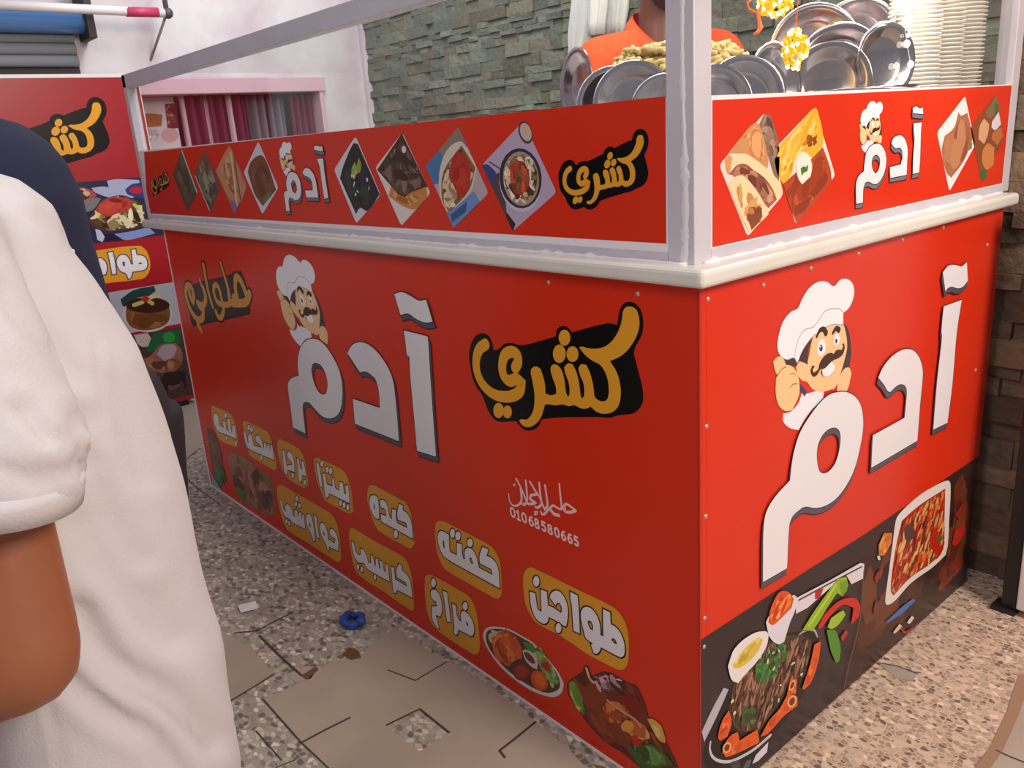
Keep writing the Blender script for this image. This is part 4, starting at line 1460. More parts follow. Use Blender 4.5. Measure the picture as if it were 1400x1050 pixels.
G2 = '#76727a'
A = Art('front_band', 0.0014).fr(320, 185, 10)
SH = (0.003, -0.0085)
E2 = '#241a30'
A.shape([(800, 500), (860, 530), (900, 600), (920, 680), (920, 800), (900, 860), (850, 890), (800, 860), (765, 850), (752, 900), (770, 1030), (722, 1038), (705, 900), (690, 800), (705, 770),
         (735, 755), (722, 680), (730, 580), (760, 520)], WH, E2, 0.0022, [[(820, 605), (855, 660), (870, 740), (845, 800), (805, 750), (785, 660)]], SH, G2)
A.shape([(945, 510), (970, 460), (1010, 445), (1060, 480), (1110, 560), (1140, 700), (1160, 850), (1000, 850), (980, 755), (1085, 750), (1080, 660), (1050, 590), (1000, 560), (970, 545)],
        WH, E2, 0.0022, shadow=SH, shcol=G2)
A.shape([(1145, 320), (1230, 315), (1240, 450), (1300, 855), (1245, 868), (1200, 560), (1185, 440)], WH, E2, 0.0022, shadow=SH, shcol=G2)
A.shape([(1100, 155), (1150, 140), (1190, 155), (1215, 143), (1230, 215), (1180, 213), (1115, 198)], WH, E2, 0.0022, shadow=SH, shcol=G2)
A.done('name_lettering', front_band, 'white Arabic lettering with a grey drop edge')
A = Art('side_band', 0.0014).fr(1150, 190, 10)
SH = (-0.0008, -0.0085)
A.shape([(480, 65), (540, 90), (590, 180), (605, 280), (590, 420), (540, 540), (480, 610), (420, 612), (360, 582), (315, 600), (292, 680), (285, 870), (195, 885), (190, 700), (195, 590), (240, 490),
         (298, 445), (308, 330), (330, 200), (390, 100)], WH, E2, 0.0017, [[(465, 215), (510, 250), (520, 320), (500, 420), (460, 475), (420, 420), (405, 320), (420, 250)]], SH, G2)
A.shape([(672, 62), (700, -10), (760, -45), (820, -40), (870, 30), (895, 150), (890, 300), (882, 490), (660, 533), (650, 385), (800, 350), (825, 250), (815, 150), (780, 118), (735, 128),
         (705, 105)], WH, E2, 0.0017, shadow=SH, shcol=G2)
A.shape([(975, -215), (1085, -225), (1075, -90), (1065, 250), (1050, 458), (965, 478), (970, 250), (988, -20), (978, -110)], WH, E2, 0.0017, shadow=SH, shcol=G2)
A.shape([(960, -422), (1010, -445), (1060, -415), (1098, -432), (1105, -340), (1040, -345), (968, -352)], WH, E2, 0.0017, shadow=SH, shcol=G2)
A.done('name_lettering', side_band, 'white Arabic lettering with a grey drop edge')


def diamond(pl, parent, P, base, draw):
    """tilted square food photograph with slightly rounded corners"""
    a = Art(pl, 0.0007)
    q = [uv_of(pl, *p) for p in P]
    out = []
    for i in range(4):
        p, n, c = q[i - 1], q[(i + 1) % 4], q[i]
        u1, u2 = (p - c).normalized(), (n - c).normalized()
        r = 0.008
        out += [c + u1 * r, c + (u1 + u2) * r * 0.25, c + u2 * r]
    a.poly(out, base, smooth=False)
    a.rim = out
    draw(a)
    a.done('food_picture', parent, None)


def D(P):
    """interpolator inside a quad top,right,bottom,left -> pixel"""
    t, r, b, l = P

    def f(x, y):
        return (t[0] * (1 - x) * (1 - y) + r[0] * x * (1 - y) + b[0] * x * y + l[0] * (1 - x) * y,
                t[1] * (1 - x) * (1 - y) + r[1] * x * (1 - y) + b[1] * x * y + l[1] * (1 - x) * y)
    return f


d1 = [(248.5, 205), (270, 264), (256.5, 289), (236, 238)]


def f1(a):
    g = D(d1)
    a.poly([g(0, 0), g(.9, 0), g(.95, .25), g(.05, .3)], '#2f6a52', smooth=False)
    a.stroke([g(.02, .0), g(.98, .0)], 0.008, '#d8d4d6', smooth=False)
    a.scatter([g(.05, .1), g(.95, .1), g(.95, .95), g(.05, .95)], 40, (0.012, 0.03), ['#5a4638', '#6a5440', '#4a4a38', '#70604a'], seed=1, smooth=False)


diamond('front_band', front_band, d1, '#5c4c3c', f1)
d2 = [(279, 204), (302, 255), (287.5, 290.5), (266, 239)]


def f2(a):
    g = D(d2)
    a.scatter([g(.02, .02), g(.98, .02), g(.98, .98), g(.02, .98)], 70, (0.01, 0.026), ['#7a6a5a', '#8f8470', '#5a4c40', '#a39a78', '#6f7458', '#8a6a64'], seed=2, smooth=False)
    a.stroke([g(.05, .98), g(.95, .98)], 0.006, '#d0ccd0', smooth=False)


diamond('front_band', front_band, d2, '#6a5a4a', f2)
d3 = [(314, 197.5), (338.5, 254), (321, 292), (295, 234)]


def f3(a):
    g = D(d3)
    a.poly([g(.0, .12), g(.1, 0), g(1, .1), g(1, .6), g(.6, .95), g(0, .95)], '#c98f66')
    a.scatter([g(.05, .1), g(.95, .05), g(.8, .7), g(.05, .9)], 36, (0.012, 0.03), ['#d6a47c', '#b5774e', '#e0b890', '#a3623c', '#c48a60'], seed=3)
    a.stroke([g(.15, .1), g(.5, .35), g(.95, .75)], 0.014, '#e3c49c')
    a.stroke([g(.3, .02), g(.6, .25), g(.98, .5)], 0.01, '#8a5a3a')
    a.poly([g(.75, 1), g(.85, .75), g(1, .78), g(1, 1)], '#7d74b0', smooth=False)


diamond('front_band', front_band, d3, '#b57a55', f3)
d4 = [(353.5, 193), (381, 256.5), (359, 293), (333.5, 236)]


def patties(a, g, seed):
    a.poly([g(.22, .12), g(.45, .02), g(.98, .12), g(.9, .85), g(.55, .95), g(.1, .85), g(.05, .6)], '#7d4a36')
    a.scatter([g(.2, .12), g(.9, .1), g(.88, .85), g(.12, .82)], 16, (0.018, 0.038), ['#84503a', '#74432f', '#8f5a42', '#6a3a2a'], seed=seed, el=(1, 1.3), nv=10)
    a.scatter([g(.8, .3), g(.98, .3), g(.95, .8), g(.8, .8)], 6, (0.006, 0.014), ['#5f7a4a'], seed=seed)


diamond('front_band', front_band, d4, '#dad5de', lambda a: patties(a, D(d4), 4))
d5 = [(486.5, 186), (521, 266.5), (487.5, 305.7), (457, 232)]


def f5(a):
    g = D(d5)
    a.poly([g(.04, .16), g(.12, .03), g(.98, .02), g(1, .55), g(.86, .72), g(.88, .9), g(.2, .93), g(.12, .7)], '#1f2523')
    a.scatter([g(.1, .1), g(.95, .05), g(.95, .6), g(.8, .88), g(.2, .9)], 90, (0.01, 0.024), ['#1c2620', '#2c3a30', '#30262e', '#1a1c20', '#24402e', '#3a343c'], seed=5)
    a.poly([g(.26, .32), g(.4, .35), g(.45, .55), g(.36, .58), g(.28, .48)], '#9aa858')
    a.poly([g(.28, .16), g(.38, .17), g(.46, .3), g(.42, .4), g(.34, .34)], '#98a032')
    a.scatter([g(.3, .1), g(.9, .2), g(.6, .85), g(.2, .7)], 8, (0.003, 0.005), ['#d6d8da'], seed=3)


diamond('front_band', front_band, d5, '#d8d4de', f5)
d6 = [(550.5, 181), (589, 264), (549, 309), (513.5, 229)]


def f6(a):
    g = D(d6)
    a.poly([g(.0, .02), g(.9, .0), g(.78, .45), g(.72, .7), g(.05, .98)], '#46302a', smooth=False)
    a.scatter([g(.03, .03), g(.85, .02), g(.75, .6), g(.6, .75), g(.06, .95)], 110, (0.009, 0.02), ['#6a4c40', '#4a342c', '#7d6052', '#3a2620', '#5a3e34', '#8a6c5c'], el=(1.2, 2.2), seed=6, smooth=False)
    a.poly([g(.88, .02), g(.99, .1), g(.99, .5), g(.8, .75), g(.5, .98), g(.42, .82), g(.68, .7), g(.75, .45)], '#c9853f')
    a.scatter([g(.9, .1), g(.95, .5), g(.8, .7), g(.5, .95), g(.45, .85), g(.72, .6)], 30, (0.008, 0.018), ['#d89a54', '#b8702e', '#e0aa66', '#a85f28'], seed=7)
    a.ell(g(.2, .14), 3, 5, '#d8d2c8')


diamond('front_band', front_band, d6, '#e0d6d0', f6)
d7 = [(627, 173.5), (668.5, 264), (621, 311.5), (582, 227)]


def f7(a):
    g = D(d7)
    a.poly([g(0, 0), g(.3, 0), g(.1, .95), g(0, 1)], '#8a7a70', smooth=False)
    a.poly([g(.0, .6), g(.15, .55), g(.4, .75), g(.3, 1), g(0, 1)], '#4a78a8')
    a.poly([g(.16, .1), g(.3, .02), g(.62, .0), g(.8, .35), g(.85, .95), g(.55, 1), g(.25, .8), g(.1, .45)], '#d6cabc')
    a.poly([g(.22, .1), g(.6, .03), g(.76, .35), g(.78, .95), g(.55, .97), g(.28, .7)], '#8a6440')
    a.scatter([g(.22, .1), g(.6, .03), g(.76, .35), g(.78, .95), g(.55, .97), g(.28, .7)], 110, (0.006, 0.013), ['#d9c09a', '#a8845a', '#5a3e28', '#e3d2b0', '#7d5a38'], el=(1.2, 2.2), seed=8)
    a.poly([g(.22, .25), g(.36, .12), g(.55, .12), g(.7, .3), g(.78, .5), g(.72, .62), g(.55, .62), g(.4, .62), g(.27, .45)], '#b52f20')
    a.scatter([g(.25, .25), g(.5, .15), g(.7, .35), g(.7, .55), g(.4, .58)], 20, (0.012, 0.025), ['#c03a26', '#a82a1c', '#b83424'], seed=9)
    a.poly([g(.82, .28), g(1, .25), g(1, 1), g(.75, 1), g(.8, .75)], '#6a90c4', smooth=False)
    a.poly([g(.86, .5), g(.96, .6), g(.92, .98), g(.82, .95)], '#3d5a86')


diamond('front_band', front_band, d7, '#b7a8ae', f7)
d8 = [(715.7, 165.5), (761.5, 263), (701.5, 316), (659, 226)]


def f8(a):
    g = D(d8)
    a.stroke([g(.42, .6), g(.05, .85)], 0.003, '#54486a', smooth=False)
    a.poly([g(.45, 1), g(.65, .98), g(.95, .9), g(1, 1)], '#3a2a30', smooth=False)
    a.poly([g(.2, 1), g(.25, .78), g(.5, .82), g(.75, .97), g(.8, 1)], '#5a4644')
    a.poly([g(0, 1), g(.05, .9), g(.22, .82), g(.3, .95), g(.35, 1)], '#3a4a80')
    a.ell(g(.13, .05), 9, 16, '#4a4058', rot=-.3)
    a.ell(g(.13, .04), 7.5, 13, '#c9b09a', rot=-.3)
    a.fr(570, 160, 7)
    a.ell((995, 600), 205, 312, '#c9c0d4', rot=-.08)
    a.ell((995, 585), 203, 290, '#3e3048', rot=-.08)
    a.ell((1000, 590), 172, 262, '#a89478', rot=-.08)
    ring = [(1000 + 168 * math.cos(t * PI / 10), 590 + 255 * math.sin(t * PI / 10)) for t in range(20)]
    a.scatter(ring, 150, (0.005, 0.011), ['#e6d8bc', '#d9c49a', '#8a6a48', '#4a382c', '#efe4cc'], el=(1.1, 2), seed=4)
    red = [(900, 470), (960, 420), (1030, 425), (1075, 520), (1085, 620), (1050, 700), (990, 755), (930, 700), (900, 600)]
    a.poly(red, '#b83428')
    a.scatter(red, 40, (0.006, 0.013), ['#c94434', '#a02a20', '#8a5a3a', '#d65a44', '#6a4a2a'], seed=5)


diamond('front_band', front_band, d8, '#b8a6be', f8)

e1 = [(1045.7, 153), (1070.5, 266), (1021.5, 324), (982.5, 225.5)]


def h1(a):
    a.fr(970, 130, 7)
    g = D(e1)
    a.poly([(520, 180), (580, 190), (660, 470), (660, 840), (610, 760), (560, 600), (470, 280)], '#8a6a58')
    a.scatter([(520, 190), (580, 200), (650, 480), (650, 800), (560, 560), (480, 290)], 30, (0.008, 0.02), ['#7a5a4a', '#9a7a64', '#5f453a', '#b0927a'], seed=2)
    a.poly([(170, 560), (300, 400), (420, 270), (480, 300), (560, 620), (550, 700), (420, 620), (280, 560)], '#c98f5e')
    a.scatter([(170, 560), (300, 400), (420, 280), (480, 330), (545, 660), (420, 610), (280, 550)], 40, (0.012, 0.028), ['#d69c68', '#b5713e', '#e0b080', '#c4814c'], ang=1.9, seed=3)
    a.poly([(140, 620), (180, 570), (215, 600), (190, 760), (160, 740)], '#d0995e')
    a.poly([(200, 640), (250, 575), (330, 560), (440, 620), (560, 720), (660, 830), (690, 950), (600, 1010), (480, 900), (340, 740)], '#ecd2a4')
    a.poly([(180, 760), (260, 670), (340, 660), (420, 720), (520, 790), (600, 900), (640, 1000), (560, 1080), (400, 900), (300, 780)], '#9a5f48')
    a.scatter([(180, 760), (260, 670), (420, 720), (520, 790), (640, 1000), (560, 1070), (400, 900)], 50, (0.008, 0.018), ['#b0745a', '#8a5040', '#c98f74', '#74402f', '#b98a7a'], seed=4)
    a.poly([(175, 860), (230, 790), (310, 770), (420, 880), (520, 1040), (560, 1140), (380, 1320), (290, 1150)], '#ead0a0')
    a.scatter([(200, 860), (310, 790), (500, 1040), (520, 1140), (380, 1290)], 14, (0.008, 0.022), ['#d9a868', '#c98a4e', '#f2e0b8'], seed=5)
    a.scatter([(300, 1080), (500, 1040), (500, 1200), (390, 1300)], 24, (0.007, 0.016), ['#a8623a', '#c07a4a', '#8a4a30'], seed=6)


diamond('side_band', side_band, e1, '#e3d3c4', h1)
e2 = [(1113, 146.5), (1141.5, 240), (1087.5, 307.5), (1057, 205)]


def h2(a):
    a.fr(970, 130, 7)
    a.poly([(610, 540), (800, 340), (1000, 125), (1030, 150), (1085, 400), (1070, 540), (980, 600), (900, 540), (820, 600), (780, 760), (700, 850), (640, 740)], '#e6ae38')
    a.scatter([(620, 540), (800, 350), (1000, 135), (1080, 400), (1060, 530), (980, 590), (900, 530), (820, 600), (780, 750), (700, 840)], 90, (0.008, 0.022),
              ['#f0c24e', '#dba02c', '#f6d070', '#c98a20', '#ecb840'], el=(1.6, 2.8), ang=0.9, seed=3)
    a.scatter([(900, 360), (1030, 380), (1040, 480), (940, 520)], 12, (0.005, 0.012), ['#a8521c', '#8a4a18'], seed=4)
    a.poly([(700, 850), (800, 760), (960, 620), (1080, 500), (1150, 700), (1165, 820), (1060, 960), (830, 1230), (760, 1050)], '#b04a2a')
    a.scatter([(710, 860), (960, 650), (1080, 520), (1150, 800), (830, 1210), (770, 1050)], 40, (0.016, 0.036), ['#bb5430', '#9f3f22', '#c4643c', '#8f3a20'], seed=5)
    a.poly([(820, 680), (840, 600), (890, 555), (940, 570), (975, 680), (960, 780), (880, 855), (845, 800)], '#f0e4d6')
    a.poly([(865, 700), (895, 680), (915, 690), (940, 660), (930, 730), (900, 740), (875, 775)], '#3f7a38', smooth=False)


diamond('side_band', side_band, e2, '#ecdcd0', h2)
e3 = [(1319, 131), (1333, 198), (1297.5, 262), (1280.5, 181)]


def h3(a):
    a.fr(1260, 110, 10)
    P = [(310, 760), (440, 640), (500, 430), (530, 480), (620, 440), (660, 600), (690, 800), (660, 900), (560, 1120), (400, 1330), (330, 1250), (270, 960)]
    a.poly(P, '#a8694c')
    a.scatter(P, 22, (0.016, 0.034), ['#b0714f', '#9a5c40', '#bb7f5c', '#8a4e36'], seed=4, el=(1, 1.3), nv=10)
    a.poly([(650, 880), (690, 840), (680, 930), (640, 960)], '#6a8a48')


diamond('side_band', side_band, e3, '#f0e2e4', h3)
e4 = [(1361, 129), (1372, 190), (1341.5, 250), (1326, 175)]


def h4(a):
    a.fr(1260, 110, 10)
    g = D(e4)
    a.scatter([g(.03, .03), g(.97, .03), g(.97, .97), g(.03, .97)], 90, (0.008, 0.022), ['#a8653c', '#7a3a20', '#c98a5a', '#5a2a1a', '#d6a47c'], seed=3, smooth=False)
    a.poly([(870, 440), (930, 350), (1010, 200), (1050, 330), (1040, 420), (960, 500), (900, 520)], '#7d6a48')
    a.poly([(1000, 300), (1050, 330), (1050, 430), (990, 470)], '#3f6a3a')
    a.poly([(960, 560), (1050, 430), (1080, 600), (1000, 680), (950, 640)], '#dad0dc')
    a.poly([(790, 620), (850, 520), (920, 600), (900, 740), (850, 870), (770, 800)], '#d3a27c')
    a.poly([(960, 720), (1080, 640), (1110, 760), (1030, 890), (950, 800)], '#b8703f')
    a.poly([(830, 950), (900, 860), (990, 920), (980, 1150), (880, 1220), (820, 1100)], '#c98048')
    a.scatter([(690, 640), (730, 600), (720, 700), (680, 780)], 5, (0.006, 0.012), ['#d9d2c0', '#8a9a70'], seed=8)
    a.poly([(800, 1230), (860, 1200), (890, 1300), (850, 1370), (800, 1330)], '#2f6a3a')


diamond('side_band', side_band, e4, '#8a4a2c', h4)

# ------------------------------------------------------------------ red sign stand at the left
sg = thing('sign_board', (-3.62, -0.2, 0), 'tall red sign board with gold lettering and dish pictures left of the cart', 'sign')
bm = BM()
box(bm, (-3.61, -1.0, 0.03), (-3.58, 0.392, 1.64))
board = link('board', bm, m_sign, sg)
bm = BM()
box(bm, (-3.612, -1.0, 1.64), (-3.577, 0.392, 1.656))
box(bm, (-3.612, 0.392, 0.03), (-3.577, 0.397, 1.656))
link('board_edge', bm, m_white, sg)
for y in (-0.9, 0.3):
    part('foot', (-3.612, y, 0.0), (-3.582, y + 0.05, 0.031), m_blackm, sg)
A = Art('sign')
A.src_plane = 'front'
A.fr(630, 400, 5).anchors([(1160, 95), (985, 828), (655, 510)], [(131, 140), (117.5, 209), (74, 189)])
koshary(A, 0.03)
A.done('koshary_lettering', board, 'gold Arabic lettering on a black backing')
A = Art('sign')


def zrow(*P):
    return [uv_of('sign', *p) for p in P]


def bandq(t0, t1, b0_, b1_):
    """strip of the sign between two traced edges, run out to the sign's sides"""
    a, b, c, d = [uv_of('sign', *p) for p in (t0, t1, b1_, b0_)]
    zt, zb = (a.y + b.y) / 2, (c.y + d.y) / 2
    return [Vector((-0.99, zt)), Vector((0.391, zt)), Vector((0.391, zb)), Vector((-0.99, zb))]


A.poly(bandq((100, 249), (190, 243), (140, 333), (215, 321)), '#2c2c48', smooth=False)
A.fr(90, 230, 10)
A.poly([(560, 170), (690, 150), (1000, 160), (1020, 280), (880, 420), (600, 400), (400, 330), (350, 270), (500, 250), (590, 260)], '#a3aac8')
A.poly([(140, 280), (220, 260), (400, 320), (420, 380), (300, 450), (210, 450)], '#a04a48')
A.scatter([(150, 290), (220, 270), (400, 330), (410, 380), (300, 440), (210, 440)], 20, (0.01, 0.025), ['#8a2a34', '#b06a5a', '#d9b890', '#6a2028'], seed=3)
A.poly([(210, 460), (420, 400), (480, 420), (380, 560), (280, 600)], '#77757a')
A.poly([(810, 290), (900, 220), (1010, 200), (1080, 300), (1070, 420), (850, 360)], '#333a78')
A.ell((960, 300), 90, 50, '#b3283a')
MN = [(310, 680), (380, 590), (480, 450), (620, 390), (780, 370), (960, 440), (1080, 520), (1080, 640), (1130, 760), (950, 820), (700, 860), (500, 850), (340, 770)]
A.poly(MN, '#4f3830')
A.scatter(MN, 130, (0.012, 0.028), ['#5a4034', '#c9bd9a', '#3a2824', '#8a7a4a', '#e0d4ae', '#6f5a3c', '#d0c06a'], el=(1, 2), seed=7)
A.poly([(400, 580), (500, 450), (620, 400), (780, 400), (900, 460), (870, 550), (700, 620), (560, 660)], '#b83a34')
A.scatter([(420, 580), (500, 460), (620, 410), (780, 410), (880, 470), (700, 610), (560, 650)], 24, (0.018, 0.035), ['#c9483c', '#a02f30', '#b5564a', '#8a2028'], seed=8)
A.poly([(660, 900), (900, 860), (1130, 820), (1220, 890), (1000, 950), (800, 980)], '#7d90c4')
A.poly([(400, 830), (470, 850), (530, 940), (500, 1010), (430, 980)], '#b9bdd4')
A.poly([(520, 900), (650, 900), (790, 985), (560, 1010)], '#1f1f3c')
A.done('food_picture', board, 'picture of a plate piled with rice and red sauce')
A = Art('sign').fr(110, 320, 8.75)
A.poly([(-400, 290), (0, 235), (230, 190), (700, 140), (780, 190), (825, 290), (835, 400), (800, 490), (740, 535), (340, 585), (0, 640), (-400, 700), (-450, 500)], PILL)
for P, H in (([(610, 190), (655, 180), (670, 250), (760, 270), (795, 330), (790, 400), (750, 430), (620, 450), (600, 520), (575, 535), (545, 470), (480, 440), (440, 370), (440, 300), (480, 255), (540, 255),
               (580, 300), (600, 360), (630, 365)], [[(500, 330), (530, 330), (535, 385), (505, 380)], [(695, 350), (720, 335), (740, 355), (700, 362)]]),
             ([(330, 225), (385, 215), (410, 340), (425, 475), (380, 480), (360, 360)], []),
             ([(180, 300), (250, 290), (300, 340), (315, 420), (300, 480), (200, 500), (230, 420), (215, 370)], [])):
    A.shape(P, WH, '#5a5566', 0.006, H)
A.done('menu_label', board, 'yellow rounded tablet with a white Arabic word')
A = Art('sign')
A.poly(bandq((150, 396), (232, 390), (185, 456), (243, 441)), '#a9a8b2', smooth=False)
A.fr(110, 320, 8.75)
A.poly([(480, 780), (640, 670), (880, 620), (900, 680), (820, 740), (560, 900), (500, 850)], '#23403f')
A.ell((800, 960), 300, 215, '#b9b7bc')
A.poly([(545, 870), (1060, 850), (1070, 1000), (1010, 1090), (800, 1150), (620, 1120), (550, 1020)], '#7a4a28')
A.scatter([(550, 900), (1050, 900), (1060, 1000), (1000, 1080), (800, 1140), (620, 1110)], 24, (0.02, 0.04), ['#8a5630', '#6a3e22', '#9a6a3a'], seed=2)
A.ell((805, 850), 262, 95, '#3c2018')
A.stroke([(640, 850), (740, 815)], 0.02, '#b9b06a')
A.stroke([(800, 790), (860, 830)], 0.02, '#b9a45a')
A.stroke([(840, 760), (930, 735)], 0.018, '#c9b878')
A.poly([(720, 770), (780, 735), (830, 770), (800, 810), (745, 805)], '#b52a24')
A.done('food_picture', board, 'picture of a round brown cake on a white plate')
A = Art('sign')
A.poly(bandq((185, 458), (243, 448), (215, 549), (262, 541)), '#4a3230', smooth=False)
A.fr(150, 430, 10)
A.poly([(330, 280), (520, 250), (600, 380), (500, 440), (400, 420)], '#b9aaa4')
A.poly([(500, 500), (600, 270), (700, 240), (960, 200), (970, 400), (700, 420), (620, 510)], '#1f5a38')
A.ell((810, 310), 85, 75, '#2a8a3a')
A.poly([(430, 620), (560, 560), (700, 410), (900, 390), (980, 480), (990, 640), (900, 760), (720, 800), (560, 760), (460, 700)], '#8a5a48')
A.poly([(640, 540), (720, 420), (860, 405), (920, 460), (860, 590), (740, 630)], '#a58f98')
A.scatter([(430, 620), (560, 570), (700, 630), (960, 560), (980, 680), (880, 770), (560, 750)], 30, (0.02, 0.045), ['#9a6048', '#7a4634', '#b0785a', '#5f3a2e'], seed=5)
A.scatter([(480, 800), (1040, 760), (1060, 1050), (560, 1050)], 30, (0.03, 0.06), ['#33201f', '#54393a', '#6a4a44', '#2a1a1c'], seed=6)
A.done('food_picture', board, 'picture of roast meat with green leaves')


# ------------------------------------------------------------------ things on the cart
PA, PB = Vector((-0.30, 0.33, 0)), Vector((-0.175, 0.70, 0))
ZC = 1.0427
RVH, FVH = Vector((0.638, 0.770, 0)).normalized(), Vector((-0.770, 0.638, 0)).normalized()


def pot(c, r, h, label):
    t = thing('cooking_pot', (c.x, c.y, ZC), label, 'pot', )
    bm = BM()
    lathe(bm, [(0.001, ZC), (r * 0.93, ZC), (r, ZC + 0.02), (r, ZC + h), (r + 0.008, ZC + h + 0.002), (r + 0.008, ZC + h + 0.008), (r - 0.004, ZC + h + 0.008),
               (r - 0.004, ZC + 0.03), (0.001, ZC + 0.024)], 48, (c.x, c.y, 0))
    link('body', bm, m_steel, t, smooth=True)
    for s_ in (-1, 1):
        bm = BM()
        d = Vector((-FWD.x, -FWD.y, 0)).normalized()
        q = Vector((-d.y, d.x, 0)) * s_
        p = Vector((c.x, c.y, ZC + h * 0.75)) + q * r
        tube(bm, [p + d * 0.04, p + d * 0.035 + q * 0.022, p - d * 0.035 + q * 0.022, p - d * 0.04], 0.005, 8)
        link('handle', bm, m_steel, t, smooth=True)
    return t


pot(PA, 0.175, 0.225, 'wide steel pot of pasta behind the corner post')
pot(PB, 0.15, 0.245, 'steel pot behind the side glass, holding upright steel plates')

m_pasta = M('boiled_pasta', '#e8d08a', rough=0.45, noise_amt=0.15, noise_scale=40)
bm = BM()
rnd = random.Random(7)
PC = PA + FVH * 0.055 + RVH * 0.012
lathe(bm, [(1.0, 1.25), (0.98, 1.31), (0.88, 1.352), (0.6, 1.376), (0.3, 1.384), (0.001, 1.386)], 32)
for v in bm.verts:
    v.co = Vector((PC.x, PC.y, 0)) + RVH * (v.co.x * 0.148) + FVH * (v.co.y * 0.085) + Vector((0, 0, v.co.z))
for k in range(380):
    a = rnd.uniform(0, 2 * PI)
    r = math.sqrt(rnd.random())
    z = 1.39 - 0.065 * r ** 6 + rnd.uniform(-0.004, 0.008)
    p = Vector((PC.x, PC.y, z)) + RVH * (0.145 * r * math.cos(a)) + FVH * (0.08 * r * math.sin(a))
    d = Vector((rnd.uniform(-1, 1), rnd.uniform(-1, 1), rnd.uniform(-0.5, 0.5))).normalized()
    n_ = Vector((rnd.uniform(-1, 1), rnd.uniform(-1, 1), 1)) * 0.004
    tube(bm, [p - d * 0.012, p + n_, p + d * 0.012], 0.0052, 7)
pm = link('pasta', bm, m_pasta, None, smooth=True, kind='stuff')
tag(pm, 'heap of pale yellow boiled pasta in the wide pot', 'pasta')

# steel plates standing upright around the pots
bm = BM()
lathe(bm, [(0.001, 0.0), (0.055, 0.0), (0.064, 0.004), (0.080, 0.016), (0.094, 0.019), (0.095, 0.0205), (0.093, 0.0215), (0.079, 0.018), (0.062, 0.006), (0.054, 0.0025), (0.001, 0.0025)], 48)
plate_me = bpy.data.meshes.new('steel_plate')
bm.to_mesh(plate_me)
bm.free()
plate_me.materials.append(m_steel)
for p in plate_me.polygons:
    p.use_smooth = True


def plate(px, py, w, rpx, yaw, tilt, label, dark=False):
    c = CAM + ray(px, py) * w
    o = bpy.data.objects.new('steel_plate', plate_me)
    COL.objects.link(o)
    to = (CAM - c)
    to.z = 0
    to.normalize()
    to = Matrix.Rotation(yaw, 3, 'Z') @ to
    to = (to * math.cos(tilt) + Vector((0, 0, 1)) * math.sin(tilt)).normalized()
    o.rotation_euler = to.to_track_quat('Z', 'Y').to_euler()
    s_ = rpx * w / F_PX / 0.095
    o.scale = (s_, s_, s_)
    o.location = c
    tag(o, label, 'plate', 'steel plates around the pots')


plate(797, 118, 1.61, 50, -1.1, 0.05, 'steel plate standing nearly edge-on, leftmost by the wide pot')
plate(838, 144, 1.53, 50, 0.0, 0.12, 'dark steel plate second from the left in front of the pasta')
plate(866, 142, 1.505, 55, 0.0, 0.12, 'broad steel plate with a bright inner ring left of the corner post')
plate(908, 150, 1.475, 46, 0.0, 0.12, 'steel plate half hidden by the left side of the corner post')
plate(975, 144, 1.505, 52, 0.0, 0.12, 'dark steel plate just right of the corner post under the pasta')
plate(1014, 136, 1.54, 56, 0.25, 0.12, 'steel plate leaning right of the pasta with a white glint')
plate(1050, 122, 1.60, 60, 0.95, 0.08, 'narrow looking steel plate between the two pots')
plate(1112, 68, 1.80, 58, 0.0, 0.1, 'bright steel plate at the back left of the second pot')
plate(1172, 54, 1.84, 53, 0.0, 0.1, 'bright steel plate highest at the back of the second pot')
plate(1146, 92, 1.70, 56, 0.0, 0.12, 'steel plate in the middle of the second pot')
plate(1134, 115, 1.655, 54, 0.0, 0.12, 'steel plate lowest in front of the second pot')
plate(1204, 84, 1.65, 50, 0.75, 0.06, 'steel plate turned sideways at the right of the second pot')
plate(1228, 60, 1.80, 48, 1.2, 0.04, 'dark edge-on steel plate beside the white foam bowls')

# stacked white foam bowls
m_foam = M('white_foam', '#f2ece4', rough=0.55)
bm = BM()
lathe(bm, [(0.001, 0.0), (0.036, 0.0), (0.046, 0.016), (0.053, 0.0175), (0.0535, 0.019), (0.0525, 0.020), (0.045, 0.0185), (0.035, 0.0025), (0.001, 0.0025)], 28)
foam_me = bpy.data.meshes.new('foam_bowl')
bm.to_mesh(foam_me)
bm.free()
foam_me.materials.append(m_foam)
for p in foam_me.polygons:
    p.use_smooth = True
for (x, y, n, lab) in ((-0.105, 0.884, 57, 'white foam bowl in the left stack behind the side glass'),
                       (-0.105, 0.996, 46, 'white foam bowl in the middle stack behind the side glass'),
                       (-0.105, 1.108, 57, 'white foam bowl in the right stack beside the far post'),
                       ):
    r2 = random.Random(int(y * 1000))
    for k in range(n):
        o = bpy.data.objects.new('foam_bowl', foam_me)
        COL.objects.link(o)
        o.location = (x + r2.uniform(-0.0012, 0.0012), y + r2.uniform(-0.0012, 0.0012), ZC + 0.0086 * k)
        tag(o, lab, 'bowl', lab.replace('white foam bowl in', 'white foam bowls of'))

